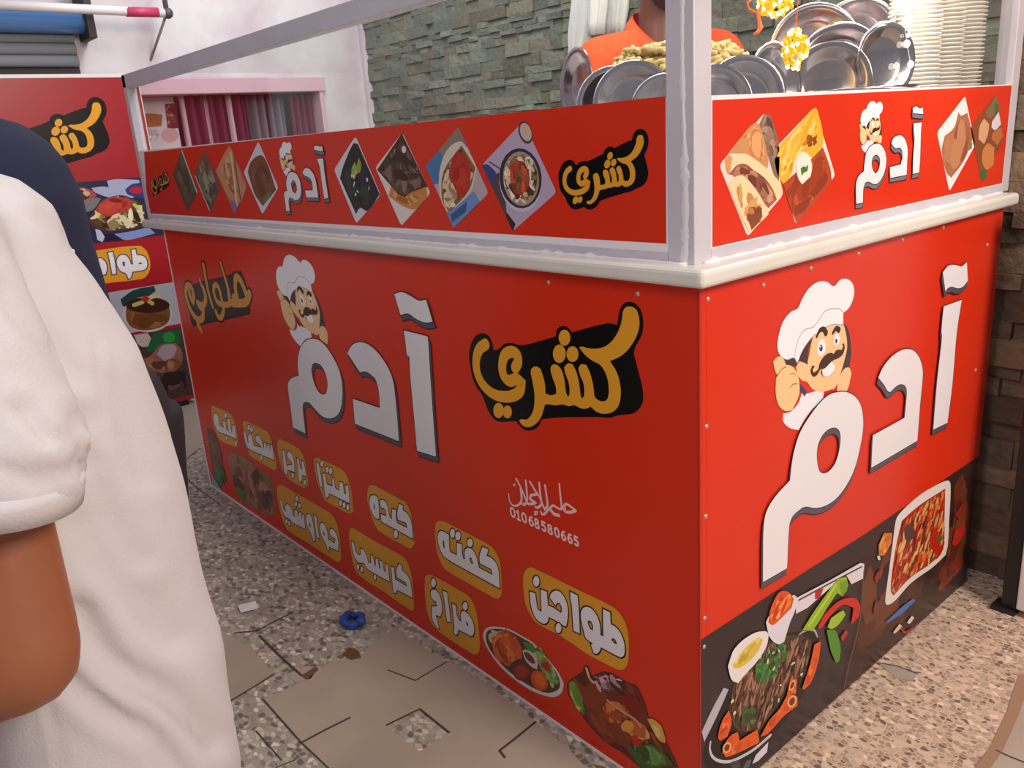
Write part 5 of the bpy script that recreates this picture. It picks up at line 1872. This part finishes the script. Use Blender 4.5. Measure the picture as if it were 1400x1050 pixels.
# lit gold ornaments and a light string inside the glass
m_gold = M('gold_tinsel', '#e8a21c', rough=0.25, metal=0.6, emit='#ffa81c', estr=0.9)
m_bright = M('glowing_bead', '#fff2b0', rough=0.4, emit='#ffe7a0', estr=5.0)
m_orange = M('orange_ribbon', '#e06a20', rough=0.4, emit='#e0701c', estr=0.25)
for (px, py, w, rx, rz, lab) in ((1060, 4, 1.62, 0.034, 0.026, 'gold tinsel ornament with an orange ribbon at the top of the side glass'),
                                 (1087, 68, 1.5, 0.022, 0.034, 'glowing gold ornament hanging in front of the steel plates')):
    c = CAM + ray(px, py) * w
    t = thing('gold_ornament', tuple(c), lab, 'ornament')
    bm = BM()
    r2 = random.Random(px)
    for k in range(110):
        a, b_ = r2.uniform(0, 2 * PI), math.acos(r2.uniform(-1, 1))
        v = Vector((rx * math.sin(b_) * math.cos(a), rx * math.sin(b_) * math.sin(a), rz * math.cos(b_))) * r2.uniform(0.7, 1.0)
        ball(bm, c + v, (r2.uniform(0.003, 0.006), r2.uniform(0.003, 0.006), r2.uniform(0.003, 0.006)), sub=1)
    link('tinsel', bm, m_gold, t)
    bm = BM()
    for k in range(26):
        a, b_ = r2.uniform(0, 2 * PI), math.acos(r2.uniform(-1, 1))
        v = Vector((rx * math.sin(b_) * math.cos(a), rx * math.sin(b_) * math.sin(a), rz * math.cos(b_)))
        ball(bm, c + v, 0.0042, sub=1)
    link('bead', bm, m_bright, t)
    bm = BM()
    tube(bm, [c + Vector((0, 0, rz * 0.8)), Vector((c.x + 0.01, c.y, 1.585))], 0.0012, 6)
    link('cord', bm, m_orange, t)
    if py < 20:
        bm = BM()
        P = [(1040, 8), (1036, 18), (1038, 28), (1040, 38), (1036, 44), (1030, 47)]
        tube(bm, [CAM + ray(*q) * w for q in P], [0.004, 0.003, 0.004, 0.005, 0.004, 0.002], 8)
        P = [(1030, -4), (1022, 4), (1024, 12), (1034, 18)]
        tube(bm, [CAM + ray(*q) * w for q in P], 0.002, 8)
        link('ribbon', bm, m_orange, t, smooth=True)

ls = thing('light_string', tuple(CAM + ray(1245, 10) * 1.72), 'string of small white lights hanging between the plates and foam bowls', 'light string')
m_bulb = M('lit_bulb', '#ffffff', emit='#fff4e0', estr=7.0)
m_wire = M('clear_wire', '#cfc8bf', rough=0.4)
for P, rb in (([(1227, 3)], 0.007), ([(1236, 2), (1238, 17), (1236, 31), (1240, 60), (1245, 88)], 0.0055), ([(1244, 7), (1243, 20), (1244, 34), (1242, 48)], 0.0032)):
    bm = BM()
    tube(bm, [CAM + ray(P[0][0] - 2, -70) * 1.6] + [CAM + ray(*q) * 1.6 for q in P], 0.0006, 6)
    link('wire', bm, m_wire, ls)
    for q in P:
        r_ = rb if q[1] > 50 or rb != 0.0055 else 0.0035
        bm = BM()
        ball(bm, CAM + ray(*q) * 1.6, (r_, r_, r_ * 1.25), sub=2)
        link('bulb', bm, m_bulb, ls, smooth=True)

# litter on the floor
bm = BM()
g = [uv_of('floor', *p) for p in ((325, 829), (350, 825), (353, 833), (330, 841))]
lo = [bm.verts.new((p.x, p.y, 0.0022 + 0.006 * (i % 2))) for i, p in enumerate(g)]
mid = (lo[0].co + lo[2].co) / 2 + Vector((0, 0, 0.004))
vm_ = bm.verts.new(mid)
for i in range(4):
    bm.faces.new((lo[i], lo[(i + 1) % 4], vm_))
o = link('paper_scrap', bm, M('white_paper', '#e2e2e6', rough=0.7))
o.modifiers.new('t', 'SOLIDIFY').thickness = 0.001
tag(o, 'small folded white paper scrap lying on the pebbled floor', 'paper')
bm = BM()
c = uv_of('floor', 483, 853)
ring = []
for k in range(14):
    a = 2 * PI * k / 14
    ring.append(Vector((c.x + (0.028 + 0.006 * math.sin(3 * a)) * math.cos(a), c.y + 0.024 * math.sin(a), 0.014 + 0.006 * math.sin(2 * a))))
tube(bm, ring + ring[:2], [0.011 + 0.003 * math.sin(k * 2.1) for k in range(16)], 8)
for k in range(5):
    ball(bm, ring[k * 2 + 1] + Vector((0, 0, -0.002)), (0.014, 0.012, 0.011), sub=1)
o = link('plastic_scrap', bm, M('blue_plastic', '#24459a', rough=0.45), smooth=True)
tag(o, 'crumpled ring of blue plastic lying on the floor by the cart', 'litter')

# white plastic bags hanging on the stone wall behind the vendor
m_bag = M('white_plastic', '#d9dad4', rough=0.4, bump=0.3, bump_scale=25)


def hung_bag(P0, P1, y, wtop, wbot, label, seed):
    rnd = random.Random(seed)
    PLANES['bag'] = (1, y, Vector((0, -1, 0)))
    a, b_ = hit('bag', *P0), hit('bag', *P1)
    bm = BM()
    secs = []
    for j in range(13):
        t = j / 12
        c = a.lerp(b_, t)
        w = wtop + (wbot - wtop) * t
        if t > 0.9:
            w *= 0.8
        secs.append((c, w, t))
    rings = []
    n = 40
    ph = rnd.uniform(0, 6)
    for c, w, t in secs:
        ring = []
        for k in range(n):
            q = 2 * PI * k / n
            f = 1 + 0.3 * math.sin(5 * q + ph + 2.5 * t) + 0.18 * math.sin(9 * q - 4 * t)
            ring.append(bm.verts.new(c + Vector((w * math.cos(q) * (1 + 0.1 * math.sin(4 * q)), 0.03 * math.sin(q) * f, 0))))
        rings.append(ring)
    loft_rings(bm, rings)
    o = link('plastic_bag', bm, m_bag, smooth=True)
    return tag(o, label, 'bag')


hung_bag((812, -170), (790, 84), 1.62, 0.045, 0.062, 'large white plastic bag hanging left of the vendor', 3)
hung_bag((826, -170), (816, 48), 1.56, 0.035, 0.045, 'white plastic bag hanging close behind the vendor\'s shoulder', 4)
hung_bag((852, -150), (842, 46), 1.675, 0.04, 0.05, 'pale beige bag hanging behind the vendor\'s neck', 5)


# ------------------------------------------------------------------ people
RV, FV = Vector((0.638, 0.770, 0)).normalized(), Vector((-0.770, 0.638, 0)).normalized()


def W(s, t, z):
    """place standing s to the right of and t ahead of the photographer"""
    p = CAM + RV * s + FV * t
    return Vector((p.x, p.y, z))


def limb(bm, pts, rad, n=16):
    """tapered limb through joints with round ends"""
    P, Rr = [], []
    for i in range(len(pts) - 1):
        for k in range(5):
            t = k / 5
            P.append(pts[i].lerp(pts[i + 1], t))
            Rr.append(rad[i] + (rad[i + 1] - rad[i]) * t)
    P.append(pts[-1])
    Rr.append(rad[-1])
    tube(bm, P, Rr, n)
    for p, r in zip(pts, rad):
        ball(bm, p, r * 1.0, sub=2)


def hand(bm, wrist, d, n, side):
    """palm, four unequal curled fingers and a thumb; d: forearm direction, n: palm normal"""
    d = d.normalized()
    s = d.cross(n).normalized() * side
    n = s.cross(d).normalized() * side
    rot = Matrix((s, d, n)).transposed()
    ball(bm, wrist + d * 0.045, (0.040, 0.052, 0.016), rot=rot, sub=3)
    for k, (off, ln) in enumerate(((-0.029, 0.068), (-0.010, 0.078), (0.010, 0.073), (0.028, 0.058))):
        b0 = wrist + d * 0.082 + s * off
        b1 = b0 + (d * 0.9 + n * 0.25 + s * off * 2).normalized() * ln * 0.45
        b2 = b1 + (d * 0.6 + n * 0.7).normalized() * ln * 0.32
        b3 = b2 + (d * 0.25 + n * 0.9).normalized() * ln * 0.26
        limb(bm, [b0, b1, b2, b3], [0.0088, 0.0082, 0.0076, 0.0062], 10)
    t0 = wrist + d * 0.025 - s * 0.034
    t1 = t0 + (d * 0.7 - s * 0.6 + n * 0.3).normalized() * 0.036
    t2 = t1 + (d * 0.9 - s * 0.1 + n * 0.45).normalized() * 0.03
    limb(bm, [t0, t1, t2], [0.0115, 0.0098, 0.008], 10)


def person(name, loc, label, J, skin, hair, scale=1.0, hat=None):
    t = thing(name, loc, label, 'person')
    f = J['face'].normalized()
    l = Vector((0, 0, 1)).cross(f).normalized()
    u = f.cross(l).normalized()
    rot = Matrix((l, -f, u)).transposed()
    rot = Matrix((f, l, u)).transposed()
    h = J['head']
    k = scale
    bm = BM()
    # head: skull, face, jaw, nose, ears
    ball(bm, h + u * 0.02 * k - f * 0.012 * k, (0.098 * k, 0.078 * k, 0.108 * k), rot=rot, sub=3)
    ball(bm, h - u * 0.045 * k + f * 0.022 * k, (0.072 * k, 0.062 * k, 0.075 * k), rot=rot, sub=3)
    ball(bm, h - u * 0.095 * k + f * 0.058 * k, (0.028 * k, 0.030 * k, 0.022 * k), rot=rot, sub=2)
    limb(bm, [h + f * 0.088 * k + u * 0.012 * k, h + f * 0.108 * k - u * 0.03 * k], [0.009 * k, 0.014 * k], 10)
    ball(bm, h + f * 0.088 * k - u * 0.062 * k, (0.012 * k, 0.024 * k, 0.009 * k), rot=rot, sub=2)
    for s_ in (-1, 1):
        ball(bm, h + l * 0.078 * k * s_ - u * 0.012 * k, (0.018 * k, 0.009 * k, 0.03 * k), rot=rot, sub=2)
        ball(bm, h + f * 0.078 * k + l * 0.03 * k * s_ + u * 0.028 * k, (0.014 * k, 0.022 * k, 0.008 * k), rot=rot, sub=2)
    # neck, trunk, arms, legs as one surface
    limb(bm, [h - u * 0.05 * k - f * 0.02 * k, J['neck'], J['chest']], [0.055 * k, 0.06 * k, 0.09 * k])
    limb(bm, [J['chest'], J['waist'], J['pelvis']], [0.10 * k, 0.09 * k, 0.10 * k])
    for s_ in (0, 1):
        sh, el, wr = J['sh'][s_], J['el'][s_], J['wr'][s_]
        limb(bm, [J['chest'].lerp(sh, 0.4) + Vector((0, 0, 0.02)), sh], [0.075 * k, 0.052 * k])
        ar = J.get('arm_r', (0.05, 0.042, 0.028))
        limb(bm, [sh, sh.lerp(el, 0.5), el], [ar[0] * k, ar[0] * 0.98 * k, ar[1] * k])
        limb(bm, [el, el.lerp(wr, 0.35), wr], [ar[1] * k, ar[1] * 0.98 * k, ar[2] * k])
        hand(bm, wr, wr - el, J['palm'][s_], (1, -1)[s_])
        hp, kn, an = J['hip'][s_], J['kn'][s_], J['an'][s_]
        limb(bm, [hp, hp.lerp(kn, 0.4), kn], [0.082 * k, 0.078 * k, 0.052 * k])
        limb(bm, [kn, kn.lerp(an, 0.35), an], [0.05 * k, 0.054 * k, 0.034 * k])
        tt = J['toe'].normalized()
        limb(bm, [an - tt * 0.04 - Vector((0, 0, 0.035)), an + tt * 0.13 - Vector((0, 0, 0.045))], [0.033 * k, 0.026 * k])
    me = remesh(bm, 0.007, 4, 0.4)
    link('body', me, skin, t)
    # eyes
    for s_ in (-1, 1):
        bm = BM()
        p = h + f * 0.0765 * k + l * 0.03 * k * s_ + u * 0.016 * k
        ball(bm, p, (0.0115 * k, 0.0115 * k, 0.0095 * k), sub=2)
        ball(bm, p + f * 0.0075 * k, 0.0055 * k, sub=2, mat=1)
        link('eye', bm, [m_eye, m_iris], t, smooth=True)
    # hair cap following the skull
    bm = BM()
    ball(bm, h + u * 0.03 * k - f * 0.02 * k, (0.103 * k, 0.084 * k, 0.108 * k), rot=rot, sub=4)
    dele = [v for v in bm.verts if (v.co - h).dot(f) > 0.045 * k and (v.co - h).dot(u) < 0.075 * k or (v.co - h).dot(u) < -0.04 * k]
    bmesh.ops.delete(bm, geom=dele, context='VERTS')
    o = link('hair', bm, hair, t, smooth=True)
    o.modifiers.new('thick', 'SOLIDIFY').thickness = 0.008
    return t


m_eye = M('eye_white', '#e8e4e0', rough=0.2)
m_iris = M('iris', '#2a1a12', rough=0.2)
m_hair = M('black_hair', '#15110f', rough=0.6, bump=0.5, bump_scale=120)


def skin_m(name, c):
    m = M(name, c, rough=0.5, noise_amt=0.08, noise_scale=9)
    m.node_tree.nodes['Principled BSDF'].inputs['Subsurface Weight'].default_value = 0.08
    m.node_tree.nodes['Principled BSDF'].inputs['Subsurface Radius'].default_value = (0.02, 0.008, 0.005)
    return m


def wrinkle(me, amp, freq, seed, dirs):
    """cloth folds pushed along the surface normals"""
    off = Vector((seed * 3.1, seed * 1.7, seed * 0.9))
    nrm = [v.normal.copy() for v in me.vertices]
    for v, nn in zip(me.vertices, nrm):
        p = v.co + off
        a = 0.0
        for d, k in dirs:
            wv = noise.noise(p * 3.0) * 2.5
            a += k * math.sin(p.dot(d) * freq + wv) * (0.5 + 0.5 * noise.noise(p * 4.0 + Vector((5, 5, 5))))
        a += 0.7 * noise.noise(p * 9.0)
        v.co += nn * amp * a
    me.update()


def cloth(name, bm, mat, parent, voxel=0.011, amp=0.004, freq=26, seed=1, dirs=((Vector((0.3, 0.2, 1)), 1.0),), smooth=5, trims=()):
    me = remesh(bm, voxel, smooth, 0.5)
    wrinkle(me, amp, freq, seed, dirs)
    return link(name, me, mat, parent, smooth=True)


def ring_st(z, s, t, rs, rt):
    return (W(s, t, z), RV * rs, FV * rt)


# ---- customer in the cream shirt, close at the left
def shirt_sleeve(bm, pts, rad):
    limb(bm, pts, rad, 20)


t1 = 0.92
face1 = (-RV * 0.93 + FV * 0.3 + Vector((0, 0, -0.25)))
J1 = dict(face=face1, head=W(-0.81, t1 - 0.0, 1.42), neck=W(-0.71, t1, 1.29), chest=W(-0.625, t1, 1.12), waist=W(-0.575, t1, 0.88), pelvis=W(-0.565, t1, 0.70),
          sh=[W(-0.53, 0.775, 1.165), W(-0.66, t1 + 0.15, 1.15)],
          el=[W(-0.492, 0.705, 0.797), W(-0.76, t1 + 0.17, 0.90)],
          wr=[W(-0.76, 0.69, 0.725), W(-0.98, t1 + 0.10, 0.88)],
          palm=[FV, -FV],
          hip=[W(-0.58, t1 - 0.075, 0.66), W(-0.58, t1 + 0.075, 0.66)],
          kn=[W(-0.56, t1 - 0.095, 0.37), W(-0.60, t1 + 0.095, 0.37)],
          an=[W(-0.55, t1 - 0.10, 0.075), W(-0.58, t1 + 0.10, 0.075)], toe=-RV + FV * 0.2, arm_r=(0.057, 0.055, 0.034))
m_skin1 = skin_m('brown_skin', '#93583a')
c1p = person('person', tuple(W(-0.56, t1, 0)), 'person in a cream T-shirt with a bare bent arm standing nearest at the left', J1, m_skin1, m_hair, 0.95)
m_cream = M('cream_cotton', '#cac6c9', rough=0.9, bump=0.12, bump_scale=320)
bm = BM()
loft(bm, [ring_st(0.40, -0.552, t1, 0.135, 0.182), ring_st(0.50, -0.547, t1, 0.134, 0.180), ring_st(0.62, -0.541, t1, 0.132, 0.178), ring_st(0.76, -0.544, t1, 0.128, 0.172), ring_st(0.90, -0.550, t1, 0.125, 0.168),
          ring_st(1.03, -0.568, t1, 0.130, 0.17), ring_st(1.12, -0.602, t1, 0.128, 0.172), ring_st(1.18, -0.628, t1, 0.118, 0.165), ring_st(1.225, -0.655, t1, 0.104, 0.135),
          ring_st(1.255, -0.680, t1, 0.088, 0.098), ring_st(1.275, -0.70, t1, 0.078, 0.08)], 36)
limb(bm, [W(-0.60, t1 - 0.06, 1.17), W(-0.545, 0.775, 1.165)], [0.09, 0.078])
limb(bm, [W(-0.60, t1 + 0.06, 1.17), W(-0.66, t1 + 0.15, 1.15)], [0.09, 0.072])
tube(bm, [W(-0.545, 0.78, 1.17), W(-0.498, 0.745, 1.07), W(-0.474, 0.722, 1.0), W(-0.482, 0.711, 0.966)], [0.076, 0.077, 0.075, 0.072], 24)
tube(bm, [W(-0.66, t1 + 0.15, 1.15), W(-0.70, t1 + 0.16, 1.04), W(-0.73, t1 + 0.165, 0.97)], [0.072, 0.07, 0.07], 24)
up1 = Vector((0, 0, 1))
shirt1 = cloth('t_shirt', bm, m_cream, c1p, voxel=0.0085, amp=0.0042, freq=22, seed=2,
               dirs=((RV * 0.75 + up1 * 0.85, 0.8), (RV * -0.35 + up1 * 1.1 + FV * 0.3, 0.5)), smooth=3)
FOLDS = [([(110, 840), (150, 905), (220, 945), (285, 1010)], 0.010, 0.018), ([(90, 925), (150, 975), (210, 1010), (245, 1060)], 0.008, 0.014),
         ([(66, 955), (74, 1000), (82, 1055)], 0.003, 0.005), ([(106, 575), (112, 622)], 0.007, 0.012), ([(2, 400), (50, 455), (105, 515)], 0.006, 0.012),
         ([(131, 470), (137, 530), (136, 605)], 0.003, 0.005), ([(116, 640), (150, 700), (190, 760)], 0.005, 0.014), ([(120, 720), (170, 800), (235, 870)], 0.006, 0.02),
         ([(0, 640), (40, 655), (95, 640)], 0.005, 0.010), ([(30, 560), (70, 600), (104, 600)], 0.007, 0.010), ([(150, 520), (180, 580), (200, 650)], 0.004, 0.014)]


def sz(px, py, t=0.80):
    d = ray(px, py)
    k = t / d.dot(FV)
    return Vector((d.dot(RV) * k, d.z * k + CAM.z))


def press_folds(me, folds):
    for P, amp, wd in folds:
        q = autosmooth([sz(*p) for p in P], False, sub=6, ang=80)
        for v in me.vertices:
            rel = v.co - CAM
            tt = rel.dot(FV)
            if v.normal.dot(rel) > -0.1 * rel.length:
                continue
            m = Vector((rel.dot(RV) * 0.8 / tt, rel.z * 0.8 / tt + CAM.z))
            d = min((m - c).length for c in q)
            if d < 3 * wd:
                n_ = v.normal
                v.co -= n_ * amp * (math.exp(-(d / wd) ** 2) - 0.45 * math.exp(-((d - 1.6 * wd) / wd) ** 2))
    me.update()


press_folds(shirt1.data, [(P, a_ * (0.95 if w_ > 0.013 else 0.7), w_ * 1.15) for P, a_, w_ in FOLDS])
bm = BM()
tube(bm, [W(-0.4790, 0.713, 0.984), W(-0.4805, 0.7125, 0.975), W(-0.4835, 0.7115, 0.957)], [0.0735, 0.0745, 0.0725], 40)
link('sleeve_hem', bm, m_cream, c1p, smooth=True)
m_denim = M('dark_trousers', '#2c2b33', rough=0.85)
bm = BM()
limb(bm, [W(-0.572, t1 - 0.05, 0.68), W(-0.572, t1 + 0.05, 0.68)], [0.098, 0.098])
for s_ in (0, 1):
    tube(bm, [J1['hip'][s_], J1['hip'][s_].lerp(J1['kn'][s_], 0.5), J1['kn'][s_], J1['an'][s_] + up1 * 0.03], [0.086, 0.082, 0.066, 0.06], 20)
cloth('trousers', bm, m_denim, c1p, voxel=0.012, amp=0.004, seed=5)
m_shoe = M('black_shoe', '#18171a', rough=0.5)


def shoes(J, parent):
    for s_ in (0, 1):
        an, tt = J['an'][s_], J['toe'].normalized()
        bm = BM()
        limb(bm, [an - tt * 0.045 - up1 * 0.030, an + tt * 0.06 - up1 * 0.032, an + tt * 0.14 - up1 * 0.040], [0.042, 0.040, 0.033])
        for v in bm.verts:
            v.co.z = max(v.co.z, 0.002)
        link('shoe', bm, m_shoe, parent, smooth=True)


shoes(J1, c1p)

# ---- person in navy behind
t2 = 1.55
J2 = dict(face=(-RV + FV * 0.25 + Vector((0, 0, -0.3))), head=W(-1.132, t2, 1.52), neck=W(-1.032, t2, 1.385), chest=W(-0.937, t2, 1.22), waist=W(-0.882, t2, 0.97), pelvis=W(-0.847, t2, 0.80),
          sh=[W(-0.962, t2 - 0.17, 1.27), W(-0.962, t2 + 0.17, 1.27)], el=[W(-0.982, t2 - 0.22, 1.0), W(-0.982, t2 + 0.22, 1.0)],
          wr=[W(-1.182, t2 - 0.16, 0.93), W(-1.182, t2 + 0.16, 0.93)], palm=[FV, -FV],
          hip=[W(-0.797, t2 - 0.085, 0.76), W(-0.797, t2 + 0.085, 0.76)], kn=[W(-0.787, t2 - 0.09, 0.43), W(-0.807, t2 + 0.09, 0.43)],
          an=[W(-0.777, t2 - 0.09, 0.075), W(-0.787, t2 + 0.09, 0.075)], toe=-RV + FV * 0.1)
c2p = person('person', tuple(W(-0.80, t2, 0)), 'person in a navy top and dark trousers bending forward behind the cream T-shirt', J2, skin_m('tan_skin', '#7d4c33'), m_hair, 1.0)
m_navy = M('navy_cotton', '#141a38', rough=0.9, bump=0.08, bump_scale=200)
bm = BM()
loft(bm, [ring_st(0.80, -0.868, t2, 0.128, 0.175), ring_st(0.92, -0.883, t2, 0.125, 0.17), ring_st(1.03, -0.893, t2, 0.125, 0.17), ring_st(1.12, -0.904, t2, 0.128, 0.175),
          ring_st(1.20, -0.909, t2, 0.132, 0.18), ring_st(1.26, -0.928, t2, 0.132, 0.18), ring_st(1.30, -0.943, t2, 0.122, 0.165), ring_st(1.335, -0.974, t2, 0.105, 0.12),
          ring_st(1.365, -1.004, t2, 0.082, 0.082)], 36)
for s_, sg_ in ((0, -1), (1, 1)):
    limb(bm, [W(-0.925, t2 + sg_ * 0.08, 1.26), J2['sh'][s_]], [0.085, 0.068])
    tube(bm, [J2['sh'][s_], J2['sh'][s_].lerp(J2['el'][s_], 0.5), J2['sh'][s_].lerp(J2['el'][s_], 0.95)], [0.072, 0.068, 0.066], 20)
cloth('top', bm, m_navy, c2p, voxel=0.011, amp=0.004, freq=18, seed=7, dirs=((RV * 0.8 + up1 * 0.6, 0.8),), smooth=3)
bm = BM()
limb(bm, [W(-0.82, t2 - 0.06, 0.78), W(-0.82, t2 + 0.06, 0.78)], [0.120, 0.120])
for s_ in (0, 1):
    tube(bm, [J2['hip'][s_], J2['hip'][s_].lerp(J2['kn'][s_], 0.5), J2['kn'][s_], J2['an'][s_] + up1 * 0.03], [0.11, 0.098, 0.078, 0.07], 20)
cloth('trousers', bm, M('black_trousers', '#231d22', rough=0.85), c2p, voxel=0.012, amp=0.003, seed=9)
shoes(J2, c2p)
bm = BM()
tg = W(-0.765, t2 - 0.075, 1.10)
box(bm, tg - Vector((0.003, 0.003, 0.012)), tg + Vector((0.01, 0.012, 0.012)), 0.001)
link('care_tag', bm, m_white, c2p)

# ---- vendor behind the counter
vc = Vector((-0.775, 0.86, 0))
VF = (Vector((0.77, -0.638, 0)) + RV * 0.25).normalized()
VL = up1.cross(VF).normalized()


def V3(f, l, z):
    p = vc + VF * f + VL * l
    return Vector((p.x, p.y, z))


J3 = dict(face=VF + VL * 0.15 + Vector((0, 0, -0.12)), head=V3(0.05, 0, 1.665), neck=V3(0.005, 0, 1.52), chest=V3(-0.01, 0, 1.33), waist=V3(-0.01, 0, 1.12), pelvis=V3(0, 0, 0.95),
          sh=[V3(-0.01, 0.175, 1.425), V3(-0.01, -0.175, 1.425)], el=[V3(0.0, 0.25, 1.17), V3(0.02, -0.25, 1.17)], wr=[V3(0.20, 0.20, 1.10), V3(0.20, -0.18, 1.10)],
          palm=[-up1, -up1], hip=[V3(0, 0.09, 0.90), V3(0, -0.09, 0.90)], kn=[V3(0.02, 0.095, 0.49), V3(0.02, -0.095, 0.49)],
          an=[V3(0, 0.10, 0.08), V3(0, -0.10, 0.08)], toe=VF)
m_skin3 = skin_m('dark_skin', '#6b4030')
v3 = person('person', tuple(vc), 'vendor in an orange polo shirt standing behind the counter', J3, m_skin3, m_hair, 1.0)
bm = BM()
h = J3['head']
f3_ = J3['face'].normalized()
l3 = up1.cross(f3_).normalized()
u3 = f3_.cross(l3).normalized()
rot3 = Matrix((f3_, l3, u3)).transposed()
ball(bm, h - u3 * 0.072 + f3_ * 0.034, (0.064, 0.063, 0.058), rot=rot3, sub=4)
bmesh.ops.delete(bm, geom=[v for v in bm.verts if (v.co - h).dot(u3) > -0.066 or (v.co - h).dot(f3_) < -0.01], context='VERTS')
o = link('beard', bm, m_hair, v3, smooth=True)
o.modifiers.new('thick', 'SOLIDIFY').thickness = 0.005
m_polo = M('orange_cotton', '#e04a14', rough=0.85, bump=0.1, bump_scale=260)


def ring_v(z, f, rf, rl):
    return (V3(f, 0, z), VF * rf, VL * rl)


bm = BM()
loft(bm, [ring_v(0.88, 0, 0.125, 0.19), ring_v(1.0, 0, 0.125, 0.185), ring_v(1.12, 0.0, 0.12, 0.18), ring_v(1.25, 0.0, 0.125, 0.19), ring_v(1.35, -0.005, 0.125, 0.2), ring_v(1.42, -0.01, 0.11, 0.19),
          (V3(-0.012, 0, 1.455), VF * 0.095 + up1 * -0.025, VL * 0.14), (V3(-0.01, 0, 1.475), VF * 0.082 + up1 * -0.05, VL * 0.088)], 36)
for s_, sg_ in ((0, 1), (1, -1)):
    limb(bm, [V3(-0.01, sg_ * 0.08, 1.42), J3['sh'][s_]], [0.085, 0.066])
    tube(bm, [J3['sh'][s_], J3['sh'][s_].lerp(J3['el'][s_], 0.5), J3['sh'][s_].lerp(J3['el'][s_], 0.85)], [0.069, 0.07, 0.072], 20)
cloth('polo_shirt', bm, m_polo, v3, voxel=0.009, amp=0.0045, freq=17, seed=4, dirs=((VL * 0.7 + up1 * 0.6, 0.9),), smooth=3)
# open collar
bm = BM()
rows = []
for j, (dz, gr) in enumerate(((0.0, 0.012), (0.022, 0.0), (0.034, -0.004), (0.016, 0.012), (-0.012, 0.026))):
    row = []
    for k in range(33):
        a = -PI + 0.5 + (2 * PI - 1.0) * k / 32
        a2 = a + PI
        r_f, r_l = 0.074 + gr, 0.076 + gr
        back = 0.5 + 0.5 * math.cos(a)
        z = 1.475 + dz + 0.045 * back - 0.065 * (1 - back) ** 2
        row.append(bm.verts.new(V3(-math.cos(a) * r_f * 1.05 - 0.002 + 0.01 * (1 - back), math.sin(a) * r_l, z)))
    rows.append(row)
for a, b_ in zip(rows, rows[1:]):
    for k in range(32):
        bm.faces.new((a[k], a[k + 1], b_[k + 1], b_[k]))
o = link('collar', bm, m_polo, v3, smooth=True)
o.modifiers.new('thick', 'SOLIDIFY').thickness = 0.003
bm = BM()
p = V3(0.116, 0.075, 1.40)
for dz, wd in ((0.0, 0.016), (-0.034, 0.010)):
    q = VF.to_track_quat('Z', 'Y').to_matrix()
    ball(bm, p + Vector((0, 0, dz)), (wd, 0.007, 0.002), rot=q, sub=2)
link('shirt_print', bm, m_white, v3)
bm = BM()
limb(bm, [V3(0, -0.06, 0.93), V3(0, 0.06, 0.93)], [0.115, 0.115])
for s_ in (0, 1):
    tube(bm, [J3['hip'][s_], J3['hip'][s_].lerp(J3['kn'][s_], 0.5), J3['kn'][s_], J3['an'][s_] + up1 * 0.03], [0.10, 0.092, 0.072, 0.066], 20)
cloth('trousers', bm, m_denim, v3, voxel=0.012, amp=0.003, seed=12)
shoes(J3, v3)
